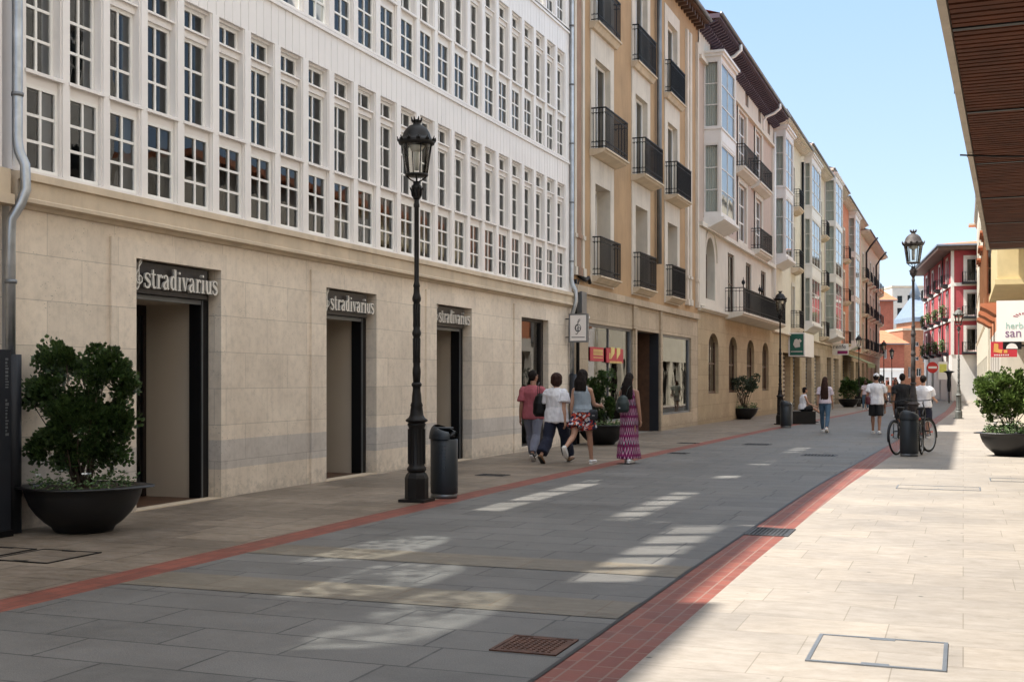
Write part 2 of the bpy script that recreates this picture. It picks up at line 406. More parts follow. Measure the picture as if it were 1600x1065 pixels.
frame_cover(p.x-.22, p.x+.2, p.y-.3, p.y+.3, 'dark drain grate set into the right hand brick edging', M['castiron'], fm=M['castiron'])
frame_cover(-7.6, -6.98, 7.95, 8.62, 'dark framed inspection cover filled with worn stone, in front of the big left planter', M['travL'], fm=M['black'])
frame_cover(-8.25, -7.66, 8.1, 8.6, 'stone filled inspection cover close to the dark pipe guard', M['travL'], fm=M['black'])
for (x, y, a, b_, lab) in ((770, 742, .24, .16, 'small dark drain cover in the left pavement near the litter bin'),
                     (1060, 708, .2, .2, 'small iron cover at the left road edge, nearest of the road covers'),
                     (1183, 694, .32, .32, 'wide iron cover in the road level with the second street lamp'),
                     (1280, 711, .34, .26, 'iron cover in the middle of the road near the long haired woman'),
                     (1075, 692, .24, .2, 'small cover in the brick edging beyond the woman in the long dress')):
    p = G(x, y); frame_cover(p.x-a, p.x+a, p.y-b_, p.y+b_, lab, M['castiron'], fm=M['castiron'])
for (x, y, a, b_, lab) in ((1466, 762, .55, .3, 'stone filled inspection cover with slim metal frame, halfway to the bicycles'),
                     (1580, 750, .3, .3, 'stone filled inspection cover at the right picture edge below the planter')):
    p = G(x, y); frame_cover(p.x-a, p.x+a, p.y-b_, p.y+b_, lab, M['travR'], w=.016)
# ================================================================ building helpers
def wall(mb, x0, x1, z0, z1, ops=(), depth=.25, y=0.0, mi=0, rmi=None):
    rmi = mi if rmi is None else rmi
    xs = sorted(set([x0, x1]+[o[0] for o in ops]+[o[1] for o in ops])); zs = sorted(set([z0, z1]+[o[2] for o in ops]+[o[3] for o in ops]))
    xs = [x for x in xs if x0 <= x <= x1]; zs = [z for z in zs if z0 <= z <= z1]
    for i in range(len(xs)-1):
        run = None
        for j in range(len(zs)-1):
            cx = (xs[i]+xs[i+1])/2; cz = (zs[j]+zs[j+1])/2
            if any(o[0] < cx < o[1] and o[2] < cz < o[3] for o in ops): run = None; continue
            mb.quad((xs[i], y, zs[j]), (xs[i+1], y, zs[j]), (xs[i+1], y, zs[j+1]), (xs[i], y, zs[j+1]), mi)
    for o in ops:
        a, b, c, d = o[:4]; e = y+depth
        mb.quad((a, y, c), (a, y, d), (a, e, d), (a, e, c), rmi); mb.quad((b, y, c), (b, e, c), (b, e, d), (b, y, d), rmi)
        mb.quad((a, y, c), (a, e, c), (b, e, c), (b, y, c), rmi)
        rise = o[4] if len(o) > 4 else 0
        if not rise: mb.quad((a, y, d), (b, y, d), (b, e, d), (a, e, d), rmi)
        else:
            n = 12; w = (b-a)/2; cxm = (a+b)/2; pts = []
            for k in range(n+1):
                t = math.pi*(1-k/n); pts.append((cxm+w*math.cos(t), d-rise+rise*math.sin(t)))
            for k in range(n):
                (xa, za), (xb, zb) = pts[k], pts[k+1]
                mb.quad((xa, y, za), (xb, y, zb), (xb, y, d), (xa, y, d), mi)
                mb.quad((xa, y, za), (xb, y, zb), (xb, e, zb), (xa, e, za), rmi)
    return mb
_wc = {}
def window_meshes(w, h, cols, rows, fr, mu, frm, gm):
    key = (round(w, 3), round(h, 3), cols, rows, fr, mu, frm.name, gm.name)
    if key in _wc: return _wc[key]
    b = MB(); d = .05
    b.box(0, w, 0, d, 0, fr); b.box(0, w, 0, d, h-fr, h); b.box(0, fr, 0, d, fr, h-fr); b.box(w-fr, w, 0, d, fr, h-fr)
    for i in range(1, cols):
        x = fr+(w-2*fr)*i/cols; b.box(x-mu/2, x+mu/2, .008, d-.008, fr, h-fr)
    for j in range(1, rows):
        z = fr+(h-2*fr)*j/rows
        for i in range(cols):
            xa = fr+(w-2*fr)*i/cols+(mu/2 if i else 0); xb = fr+(w-2*fr)*(i+1)/cols-(mu/2 if i < cols-1 else 0)
            b.box(xa, xb, .01, d-.01, z-mu/2, z+mu/2)
    g = MB(); g.quad((fr, .027, fr), (w-fr, .027, fr), (w-fr, .027, h-fr), (fr, .027, h-fr))
    _wc[key] = (b.mesh('window', frm), g.mesh('pane', gm)); return _wc[key]
_cc = {}
def curtain_mesh(w, h, m, seed=0, a=.015, frac=(0, 1)):
    key = (round(w, 2), round(h, 2), m.name, seed % 4, frac)
    if key in _cc: return _cc[key]
    rnd = random.Random(seed % 4); b = MB(); n = 28; vs = []; fs = []
    x0, x1 = w*frac[0], w*frac[1]; ph = rnd.random()*6
    for i in range(n+1):
        x = x0+(x1-x0)*i/n; y = a*math.sin(i*1.35+ph)+a*.4*math.sin(i*.5+ph)
        vs += [(x, y, 0), (x, y, h)]
    for i in range(n): fs.append((2*i, 2*i+2, 2*i+3, 2*i+1))
    b.add(vs, fs, 0, True); _cc[key] = b.mesh('curtain', m); return _cc[key]
def add_window(B, x, z, w, h, cols=1, rows=2, y=.12, fr=.06, mu=.04, frm=None, gm=None, curtain=None, name='window', cfrac=(0, 1), cgap=.12):
    frm = frm or M['pvc']; gm = gm or M['glass']
    a, g = window_meshes(w, h, cols, rows, fr, mu, frm, gm)
    o = put(name, a, B, (x, y, z)); put('pane', g, o)
    if curtain is not None: put('curtain', curtain_mesh(w-2*fr, h-2*fr, curtain, int(x*31+z*17), frac=cfrac), o, (fr, cgap, fr))
    return o
def railing(mb, x0, x1, y0, y1, z0, h, step=.11, r=.009, belly=0, panels=True):
    """iron railing round three sides, wall at y0 (=0), front at y1 (<0)"""
    path = [((x0, y0), (x0, y1)), ((x0, y1), (x1, y1)), ((x1, y1), (x1, y0))]
    for (a, b) in path:
        L = math.hypot(b[0]-a[0], b[1]-a[1]); n = max(1, int(round(L/step)))
        for zz, rr in ((z0+.05, .014), (z0+h, .022), (z0+h-.12, .01), (z0+.18, .008)):
            mb.bar((a[0], a[1], zz), (b[0], b[1], zz), rr)
        for k in range(n+1):
            t = k/n; px = a[0]+(b[0]-a[0])*t; py = a[1]+(b[1]-a[1])*t
            mb.bar((px, py, z0+.02), (px, py, z0+h), r)
        for k in range(n):                      # little hoops between the bars, top and bottom
            t = (k+.5)/n; px = a[0]+(b[0]-a[0])*t; py = a[1]+(b[1]-a[1])*t; ux, uy = (b[0]-a[0])/L, (b[1]-a[1])/L
            q = .38*L/n
            for zc, sgn in ((z0+h-.16, 1), (z0+.2, -1)):
                pts = [(px+ux*q*math.cos(s_*math.pi/4), py+uy*q*math.cos(s_*math.pi/4), zc+sgn*.05*math.sin(s_*math.pi/4)) for s_ in range(5)]
                for i in range(4): mb.bar(pts[i], pts[i+1], .005)
def add_balcony(B, x0, x1, z, proj=.55, h=1.0, slabm=None, t=.16, railm=None, step=.11, r=.009):
    slabm = slabm or M['trim']; s = MB()
    s.profx([(0, z-t*1.9), (0, z), (-proj, z), (-proj, z-t*.45), (-proj+.05, z-t*.55), (-proj+.08, z-t), (-.12, z-t*1.9)], x0-.06, x1+.06)
    o = s.build('balcony', slabm, B); r_ = MB(); railing(r_, x0, x1, 0, -proj+.04, z, h, step, r)
    r_.build('railing', railm or M['rail'], o); return o
def mirador(B, x0, x1, proj, levels, zbot, ztop, cf=2, cs=1, rows=3, frm=None, curt=None, roof=None, post=.1, gm=None, base='slab'):
    """glazed bay; levels = list of (z0,z1) glazed bands"""
    frm = frm or M['whitewood']; b = MB(); y1 = -proj
    P_ = post
    for (x, y) in ((x0, y1), (x1-P_, y1)): b.box(x, x+P_, y, y+P_, zbot, ztop)
    zprev = zbot
    for (a, c) in levels+[(ztop, ztop)]:
        if a > zprev+.01:
            b.box(x0+P_, x1-P_, y1+.012, y1+.06, zprev, a); b.box(x0+.012, x0+.06, y1+P_, 0, zprev, a); b.box(x1-.06, x1-.012, y1+P_, 0, zprev, a)
            hh = a-zprev
            if hh > .3:
                b.box(x0-.03, x1+.03, y1-.03, y1+.0, a-.08, a-.02); b.box(x0-.03, x0, y1, 0, a-.08, a-.02)
                b.box(x0+P_+.06, x1-P_-.06, y1+.0, y1+.011, zprev+.1, a-.14)
        zprev = c
    o = b.build('bay_window', frm, B)
    s = MB()
    if base == 'slab':
        s.profx([(0, zbot-.42), (0, zbot), (y1-.12, zbot), (y1-.12, zbot-.1), (y1-.04, zbot-.16), (y1+.1, zbot-.22), (-.1, zbot-.42)], x0-.1, x1+.1)
    s.build('bay_base', roof or frm, o); s = MB()
    s.box(x0-.14, x1+.14, y1-.14, 0, ztop, ztop+.09); s.box(x0-.07, x1+.07, y1-.07, 0, ztop-.1, ztop)
    s.build('bay_cornice', roof or frm, o)
    for (a, c) in levels:
        w = x1-x0-2*P_; g, p = window_meshes(w, c-a, cf, rows, .05, .035, frm, gm or M['glassC'])
        k = put('window', g, o, (x0+P_, y1+.03, a)); put('pane', p, k)
        put('curtain', curtain_mesh(w-.1, c-a-.1, curt or M['curtain'], int(a*7)), k, (.05, .12, .05))
        w2 = proj-P_; g, p = window_meshes(w2, c-a, cs, rows, .05, .035, frm, gm or M['glassC'])
        for side, xx in ((0, x0+.03), (1, x1-.08)):
            k = put('window', g, o, (xx+.05, y1+P_, a), math.pi/2); q = put('pane', p, k)
            if side == 0: put('curtain', curtain_mesh(w2-.08, c-a-.1, curt or M['curtain'], int(a*5)), k, (.04, -.10, .05))
    return o
def eave(B, x0, x1, z, over=.9, corb=.35, m=None, under=None, thick=.12, roofh=1.6, roofm=None, gut=True, two=False):
    e = MB(); e.box(x0, x1, -over, .1, z, z+thick)
    n = int((x1-x0)/corb)
    for k in range(n):
        x = x0+(k+.5)*(x1-x0)/n
        e.profx([(0, z-.22), (0, z-.002), (-over+.12, z-.002), (-over+.12, z-.07), (-.3, z-.2)], x-.05, x+.05)
        if two: e.profx([(0, z-.42), (0, z-.222), (-over*.5, z-.222), (-over*.5+.03, z-.3), (-.15, z-.4)], x-.05, x+.05)
    o = e.build('eave', m or M['door_wood'], B)
    if gut:
        g_ = MB(); g_.tube([(x0, -over-.06, z+thick-.02), (x1, -over-.06, z+thick-.02)], .065, 8); g_.build('gutter', M['greymetal'], o)
    r = MB(); r.add([(x0, -over-.02, z+thick+.003), (x1, -over-.02, z+thick+.003), (x1, 5, z+thick+roofh+.4), (x0, 5, z+thick+roofh+.4), (x0, 10, z+thick), (x1, 10, z+thick)],
                   [(0,1,2,3), (3,2,5,4)])
    r.build('roof', roofm or M['tile'], B); return o
def sidewalls(mb, x0, x1, z1, depth=10, mi=0, z0=-1.5):
    mb.quad((x0, 0, z0), (x0, 0, z1), (x0, depth, z1), (x0, depth, z0), mi)
    mb.quad((x1, 0, z0), (x1, depth, z0), (x1, depth, z1), (x1, 0, z1), mi)
    mb.quad((x0, depth, z0), (x0, depth, z1), (x1, depth, z1), (x1, depth, z0), mi)
def bar_round(name, m, parent, pts, r, n=10):
    b = MB(); b.tube(pts, r, n); return b.build(name, m, parent)
def text_mesh(txt, size, m, depth=.004, align='LEFT', sx=1.0, shear=0, name='lettering', parent=None, loc=(0,0,0), rot=(math.pi/2, 0, 0), bold=0.0):
    c = bpy.data.curves.new(name, 'FONT'); c.body = txt; c.size = size; c.extrude = depth; c.align_x = align; c.shear = shear; c.offset = bold
    o = bpy.data.objects.new('tmp', c); COL.objects.link(o); dg = bpy.context.evaluated_depsgraph_get()
    me = bpy.data.meshes.new_from_object(o.evaluated_get(dg)); bpy.data.objects.remove(o); bpy.data.curves.remove(c)
    me.materials.clear(); me.materials.append(m)
    o = put(name, me, parent, loc); o.rotation_euler = rot; o.scale = (sx, 1, 1); return o
# ================================================================ left side, building with the white glazed galleries
H90 = math.pi/2
def left(name, label, Y0, X=-8.8, cat='building'):
    return thing(name, label, cat, (X, Y0, 0), H90)
# plain neighbour at the left picture edge
BZ = left('plain_building', 'plain pale building at the left picture edge, left of the first drainpipe', -9.0)
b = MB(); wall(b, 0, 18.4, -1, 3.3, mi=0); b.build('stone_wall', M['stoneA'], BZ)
def slab(mb, x0, x1, y0, y1, z0, z1, holes, mi=0):
    xs = sorted(set([x0, x1]+[h[0] for h in holes]+[h[1] for h in holes])); ys_ = sorted(set([y0, y1]+[h[2] for h in holes]+[h[3] for h in holes]))
    for i in range(len(xs)-1):
        for j in range(len(ys_)-1):
            cx = (xs[i]+xs[i+1])/2; cy = (ys_[j]+ys_[j+1])/2
            if cx < x0 or cx > x1 or cy < y0 or cy > y1 or any(h[0] < cx < h[1] and h[2] < cy < h[3] for h in holes): continue
            mb.box(xs[i], xs[i+1], ys_[j], ys_[j+1], z0, z1, mi)
OZ = -9.0
oz = [(OZY-OZ, OZY+.64-OZ, 11.55, 12.57) for OZY in (5.7, 6.45, 7.2, 7.95, 8.7)]+[(7.0-OZ, 8.8-OZ, 6.9, 8.4, .7), (5.2-OZ, 6.9-OZ, 8.3, 9.9, .7), (3.4-OZ, 5.4-OZ, 10.0, 11.5, .7)]  # unseen openings added to drop patches of sun onto the road
b = MB(); wall(b, 0, 18.4, 3.55, 12.6, oz, .04); b.box(0, 18.4, 7, 7.2, -1, 12.6); b.build('upper_wall', M['white'], BZ)
for o_ in oz: add_window(BZ, o_[0], o_[2], o_[1]-o_[0], o_[3]-o_[2], 1, 1, .0, .03, .03, M['pvc'], M['glassclear'] if len(o_) < 5 else M['glass'])
CPL = thing('dapple_leaves', 'added unseen leaves behind high openings, breaking sunlight into dapples on the road', 'plant', (-8.8, OZ, 0), H90); cpm = MB(); rl = random.Random(77)  # loose leaves added out of view to dapple the sun through the openings
for o_ in oz[5:]:
    for _ in range(250):
        c_ = Vector((rl.uniform(o_[0], o_[1]), rl.uniform(.1, .5), rl.uniform(o_[2], o_[3])))
        d_ = Vector((rl.gauss(0, 1), rl.gauss(0, .4), rl.gauss(0, 1))).normalized(); s_ = d_.cross(Vector((0, 1, 0))).normalized()*.05
        cpm.add([c_, c_+d_*.09+s_, c_+d_*.2, c_+d_*.09-s_], [(0,1,2,3)])
cpm.build('foliage', M['leaf'], CPL)
b = MB(); b.box(0, 18.42, -.09, .25, 3.3, 3.549); b.box(0, 18.42, -.14, .25, 3.2, 3.299); b.build('cornice', M['trim'], BZ)
b = MB(); slab(b, 0, 18.4, -.35, 8, 12.6, 12.75, [(5.1-OZ, 9.39-OZ, .0, .62), (5.5-OZ, 7.85-OZ, 2.1, 3.1), (4.1-OZ, 6.3-OZ, 1.35, 2.4), (2.7-OZ, 5.25-OZ, .45, 1.5)]); b.build('roof', M['tile'], BZ)  # roof slots added in line with the openings so sun gets through
b = MB(); b.box(0, 13.9, -.35, -.25, 12.751, 13.25); b.build('shadow_parapet', M['white'], BZ)  # unseen upstand added to carry the shadow edge past the brick edging
A = left('gallery_building', 'pale stone building with rows of white gridded gallery windows above three recessed entrances', 9.5)
LA = 18.3
OA = 9.5
doors = [(11.42-OA, 13.10-OA, -1, 2.87), (15.80-OA, 17.43-OA, -1, 2.85), (19.79-OA, 21.44-OA, -1, 2.84), (24.22-OA, 26.0-OA, .05, 2.82)]
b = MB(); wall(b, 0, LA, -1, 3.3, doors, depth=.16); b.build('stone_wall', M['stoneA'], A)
b = MB()
for (a, c, z0, z1) in doors:                       # raised surround of each opening
    wall(b, a-.43, c+.36, -1, 3.07, [(a+.001, c-.001, z0-.001, z1-.001)], depth=.03, y=-.03)
    b.quad((a-.43, -.03, -1), (a-.43, -.03, 3.07), (a-.43, 0, 3.07), (a-.43, 0, -1)); b.quad((c+.36, -.03, -1), (c+.36, 0, -1), (c+.36, 0, 3.07), (c+.36, -.03, 3.07))
    b.quad((a-.43, -.03, 3.07), (c+.36, -.03, 3.07), (c+.36, 0, 3.07), (a-.43, 0, 3.07))
b.build('door_surround', M['stoneA'], A)
b = MB()
b.profx([(.3, 3.2), (.3, 3.56), (-.13, 3.545), (-.135, 3.47), (-.10, 3.46), (-.10, 3.30), (-.125, 3.285), (-.125, 3.25), (-.05, 3.23), (-.03, 3.2)], 0, LA)
b.build('cornice', M['trim'], A)
b = MB(); b.quad((0, 0, -1), (0, 0, 3.2), (0, 1.0, 3.2), (0, 1.0, -1)); b.box(0, LA, 7.2, 7.4, -1, 12.7); b.box(LA-.12, LA-.01, .05, 7.2, -1, 15.3)
b.build('side_wall', M['apt'], A)
# window bays
yl = [9.764, 10.40, 11.04, 11.70, 12.40, 13.13, 13.86, 14.60, 15.36, 16.12, 16.88, 17.65, 18.41, 19.17, 19.93, 20.69, 21.45, 22.21, 22.97, 23.73, 24.49, 25.25, 26.0, 26.74]
FL = [3.56, 6.66, 9.80]
bays = []
for i, y in enumerate(yl):
    p = (yl[i+1]-y) if i < len(yl)-1 else .76
    gw = .63*p; bays.append((y-.04-OA, y+gw+.05-OA))
def sunny(fi, i): return (fi == 1 and i <= 7) or (fi == 2 and (i <= 5 or i in (9, 13, 14, 19, 20, 21)))  # upper bays opened up, mostly out of view, to throw sun patches below
def fbays(fi):
    o_ = []; i = 0
    while i < len(bays):
        if fi == 1 and i <= 7: o_.append((bays[i][0]-.03, bays[i+1][1]+.03, 2)); i += 2
        elif fi == 2 and sunny(2, i): o_.append((bays[i][0]-.05, bays[i][1]+.05, 1)); i += 1
        else: o_.append((bays[i][0], bays[i][1], 0)); i += 1
    return o_
gal = MB(); boards = MB(); sills = gal
LV = .92; UP = 2.09; TR = 2.47
for fi, f in enumerate(FL):
    prevx = 0.03
    for (a, c, big) in fbays(fi)+[(LA-.02, None, 0)]:
        D_ = .09 if big else .24
        gal.box(prevx, a, 0, D_, f, f+2.5)
        if a-prevx > .12: gal.box(prevx+.02, a-.02, -.02, -.0, f, f+2.5)
        if c is None: break
        gal.box(a, c, .03, D_, f+LV, f+LV+.12); gal.box(a, c, .05, D_, f+UP, f+UP+.1); gal.box(a, c, .0, D_, f, f+.035)
        gal.box(a, c, .04, D_, f+TR-.001, f+TR+.03)
        sills.profx([(.09, f+LV+.12), (.09, f+LV+.15), (-.035, f+LV+.125), (-.035, f+LV+.09), (.0, f+LV+.09)], a-.04, c+.04)
        sills.profx([(.09, f+UP+.1), (.09, f+UP+.12), (.01, f+UP+.1), (.01, f+UP+.08)], a+.001, c-.001)
        prevx = c
gal.build('gallery_frame', M['white'], A)
rnd = random.Random(3)
for f in FL:
    x = 0.0
    while x < LA-.02:
        w = .185; x2 = min(LA-.02, x+w); o_ = rnd.random()*.003
        boards.box(x, x2-.009, -.012-o_, .02, f+2.5, f+3.10-.06); x = x2
    boards.box(0, LA-.01, .021, .2, f+2.5, f+3.1)
    boards.box(0, LA-.01, -.045, .02, f+3.035, f+3.085); boards.box(0, LA-.01, -.03, .02, f-.0, f+.03)
boards.build('board_cladding', M['white'], A)
_bw = {}
def baywin(w, big=0):
    k = (round(w, 2), big)
    if k in _bw: return _bw[k]
    b = MB(); g = MB()
    for (z0, z1, y0, rows) in ((.035, LV, .03, 3), (LV+.12, UP, .085, 3), (UP+.1, TR, .085, 1)):
        fr = .042; mu = .03; y1 = y0+.045
        b.box(0, w, y0, y1, z0, z0+fr); b.box(0, w, y0, y1, z1-fr, z1); b.box(0, fr, y0, y1, z0+fr, z1-fr); b.box(w-fr, w, y0, y1, z0+fr, z1-fr)
        if not (big == 1 and z0 < .1): b.box(w/2-mu/2, w/2+mu/2, y0+.006, y1-.006, z0+fr, z1-fr)
        if big and z0 < .1: rows = 1
        for j in range(1, rows):
            z = z0+fr+(z1-z0-2*fr)*j/rows
            b.box(fr, w/2-mu/2, y0+.008, y1-.008, z-mu/2, z+mu/2); b.box(w/2+mu/2, w-fr, y0+.008, y1-.008, z-mu/2, z+mu/2)
        g.quad((fr, y0+.024, z0+fr), (w-fr, y0+.024, z0+fr), (w-fr, y0+.024, z1-fr), (fr, y0+.024, z1-fr))
    _bw[k] = (b.mesh('window', M['pvc']), g.mesh('pane', M['glassclear'] if big else M['glass'])); return _bw[k]
for fi, f in enumerate(FL):
    for i, (a, c, big) in enumerate(fbays(fi)):
        fm, gm = baywin(c-a-.004, big)
        o = put('window', fm, A, (a+.002, 0, f)); put('pane', gm, o)
        rr = rnd.random()+(.25 if i < 5 else 0)
        if rr < .62 and not big:
            fr = [(0, .42), (.55, 1), (0, 1), (.2, .9)][rnd.randrange(4)]
            put('curtain', curtain_mesh(c-a-.1, 2.2, [M['curtain2'], M['curtain2'], M['curtain']][rnd.randrange(3)], i, frac=fr), o, (.05, .34, .08))
it = MB()
hl1 = (10.55-OA, 15.5-OA, 1.0, 1.65); hr1 = (.02, 14.7-OA, 2.5, 3.3); hr2 = (.04, 12.9-OA, .92, 1.5)  # slots added in floor slab, ceiling and roof as shafts for the sun
for f in (3.5, 6.6): it.box(0, LA-.13, .27, 2.2, f-.1, f)
slab(it, 0, LA-.13, .27, 2.2, 9.62, 9.72, [hl1]); hm0 = (yl[9]-.9-OA, yl[10]-.5-OA, .92, 1.5); hm1 = (yl[13]-.9-OA, yl[15]-.5-OA, .92, 1.5); hm2 = (yl[19]-.9-OA, yl[22]-.5-OA, .92, 1.5); slab(it, 0, LA-.13, .27, 3.6, 12.52, 12.62, [hr1, hr2, hm0, hm1, hm2])
it.box(0, LA-.13, 2.2, 2.3, 3.4, 9.6); it.box(0, LA-.13, 2.21, 3.6, 9.55, 9.65); it.box(0, LA-.13, 3.6, 3.7, 9.55, 12.62)
for k in range(1, 9):
    it.box(k*2.05, k*2.05+.08, .28, 2.19, 3.51, 6.49)
    if k > 3: it.box(k*2.05, k*2.05+.08, .28, 2.19, 6.61, 12.5)
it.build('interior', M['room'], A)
r = MB(); slab(r, 0, 8.6, -.38, 8, 12.66, 12.8, [hr1, hr2, hm0]); r.build('roof', M['tile'], A)  # roof out of view, with the added sun slots cut through
r = MB(); r.box(8.6, LA, .0, .12, 12.64, 15.2); r.box(8.6, 8.7, .12, 7, 12.64, 15.2); r.box(LA-.1, LA, .12, 7, 12.64, 15.2); r.box(8.6, LA, 7, 7.1, 12.64, 15.2); slab(r, 8.6, LA, -.55, 7.4, 15.2, 15.4, [(yl[13]-1.7-OA, yl[15]-1.0-OA, 2.3, 3.1), (yl[19]-1.7-OA, yl[22]-1.0-OA, 2.3, 3.1)]); r.build('attic', M['whitewood'], A)  # unseen storey added to widen the street shadow, slotted for sun patches
# entrances: fascia sign, shutter guides, vestibule
GLY = {
 's': [([(.62,.80),(.50,.97),(.30,1.0),(.12,.88),(.13,.70),(.32,.56),(.55,.42),(.62,.22),(.48,.03),(.26,-.0),(.10,.10),(.05,.27)], [.05,.05,.06,.09,.11,.13,.13,.11,.08,.06,.05,.05]), ([(.62,.98),(.62,.70)], [.03,.03]), ([(.05,.02),(.05,.30)], [.03,.03])],
 't': [([(.24,1.30),(.24,.22),(.32,.04),(.46,.02),(.55,.12)], [.06,.12,.1,.05,.03]), ([(.0,.96),(.52,.96)], [.045,.045])],
 'r': [([(.24,1.0),(.24,.0)], [.115,.115]), ([(.02,.03),(.50,.03)], [.035,.035]), ([(.02,.96),(.24,.97)], [.035,.035]), ([(.26,.70),(.40,.92),(.56,.97)], [.05,.06,.06]), ([(.60,.94),(.601,.88),(.602,.80),(.60,.76)], [.05,.085,.085,.04])],
 'a': [([(.12,.78),(.22,.96),(.40,.98),(.52,.86),(.54,.68),(.54,.20),(.62,.03),(.74,.06)], [.09,.06,.06,.09,.11,.11,.08,.03]), ([(.52,.60),(.30,.50),(.14,.36),(.12,.18),(.24,.03),(.40,.06),(.52,.22)], [.04,.06,.1,.12,.09,.05,.04])],
 'd': [([(.62,1.50),(.62,.0)], [.115,.115]), ([(.44,1.47),(.62,1.47)], [.035,.035]), ([(.56,.80),(.40,.97),(.22,.88),(.13,.55),(.17,.20),(.34,.02),(.50,.10),(.58,.26)], [.04,.06,.11,.13,.12,.07,.05,.04]), ([(.62,.03),(.80,.03)], [.035,.035])],
 'i': [([(.22,.98),(.22,.0)], [.115,.115]), ([(.02,.03),(.42,.03)], [.035,.035]), ([(.04,.95),(.22,.95)], [.035,.035]), ([(.22,1.36),(.221,1.31),(.2212,1.23),(.22,1.18)], [.05,.095,.095,.05])],
 'v': [([(.12,.97),(.38,.03)], [.115,.07]), ([(.62,.97),(.38,.03)], [.045,.04]), ([(.0,.96),(.28,.96)], [.035,.035]), ([(.48,.96),(.76,.96)], [.035,.035])],
 'u': [([(.18,.97),(.18,.28),(.28,.05),(.42,.03),(.56,.18)], [.115,.115,.09,.06,.05]), ([(.62,.97),(.62,.0)], [.115,.115]), ([(.02,.95),(.18,.95)], [.035,.035]), ([(.48,.95),(.62,.95)], [.035,.035]), ([(.62,.03),(.78,.03)], [.035,.035])],
 'clef': [([(.55,1.75),(.42,1.45),(.40,1.0),(.47,.4),(.42,-.1),(.25,-.32),(.08,-.25)], [.02,.035,.045,.045,.045,.05,.06]), ([(.44,1.30),(.66,1.55),(.72,1.75),(.60,1.78),(.50,1.60)], [.03,.035,.03,.03,.03]),
          ([(.42,1.10),(.16,.82),(.06,.50),(.20,.16),(.50,.08),(.76,.26),(.76,.52),(.56,.66),(.34,.56),(.30,.38),(.42,.26)], [.03,.04,.05,.055,.05,.045,.04,.04,.035,.03,.03])]}
ADV = dict(s=.74, t=.60, r=.70, a=.82, d=.90, i=.50, v=.80, u=.86)
def ribbon(mb, pts, ws, ox, oz, k, y0, y1, mi=0):
    n = len(pts); L = []; Rr = []
    for i, (x, z) in enumerate(pts):
        a = pts[max(0, i-1)]; c = pts[min(n-1, i+1)]; dx, dz = c[0]-a[0], c[1]-a[1]; l = math.hypot(dx, dz) or 1
        nx, nz = -dz/l, dx/l; w = ws[i]
        L.append((ox+k*(x+nx*w), oz+k*(z+nz*w))); Rr.append((ox+k*(x-nx*w), oz+k*(z-nz*w)))
    for i in range(n-1):
        mb.quad((Rr[i][0], y0, Rr[i][1]), (Rr[i+1][0], y0, Rr[i+1][1]), (L[i+1][0], y0, L[i+1][1]), (L[i][0], y0, L[i][1]), mi)
        mb.quad((L[i][0], y0, L[i][1]), (L[i+1][0], y0, L[i+1][1]), (L[i+1][0], y1, L[i+1][1]), (L[i][0], y1, L[i][1]), mi)
        mb.quad((Rr[i][0], y0, Rr[i][1]), (Rr[i][0], y1, Rr[i][1]), (Rr[i+1][0], y1, Rr[i+1][1]), (Rr[i+1][0], y0, Rr[i+1][1]), mi)
    mb.quad((Rr[0][0], y0, Rr[0][1]), (L[0][0], y0, L[0][1]), (L[0][0], y1, L[0][1]), (Rr[0][0], y1, Rr[0][1]), mi)
    mb.quad((Rr[-1][0], y0, Rr[-1][1]), (Rr[-1][0], y1, Rr[-1][1]), (L[-1][0], y1, L[-1][1]), (L[-1][0], y0, L[-1][1]), mi)
def word(mb, txt, x, z, k, y0, y1):
    q = 0
    for ch in txt:
        for (p, w) in GLY[ch]:
            ribbon(mb, p, w, x, z, k, y0-q*.0007, y1); q += 1
        x += ADV[ch]*k
    return x
def wlen(txt): return sum(ADV[c] for c in txt)
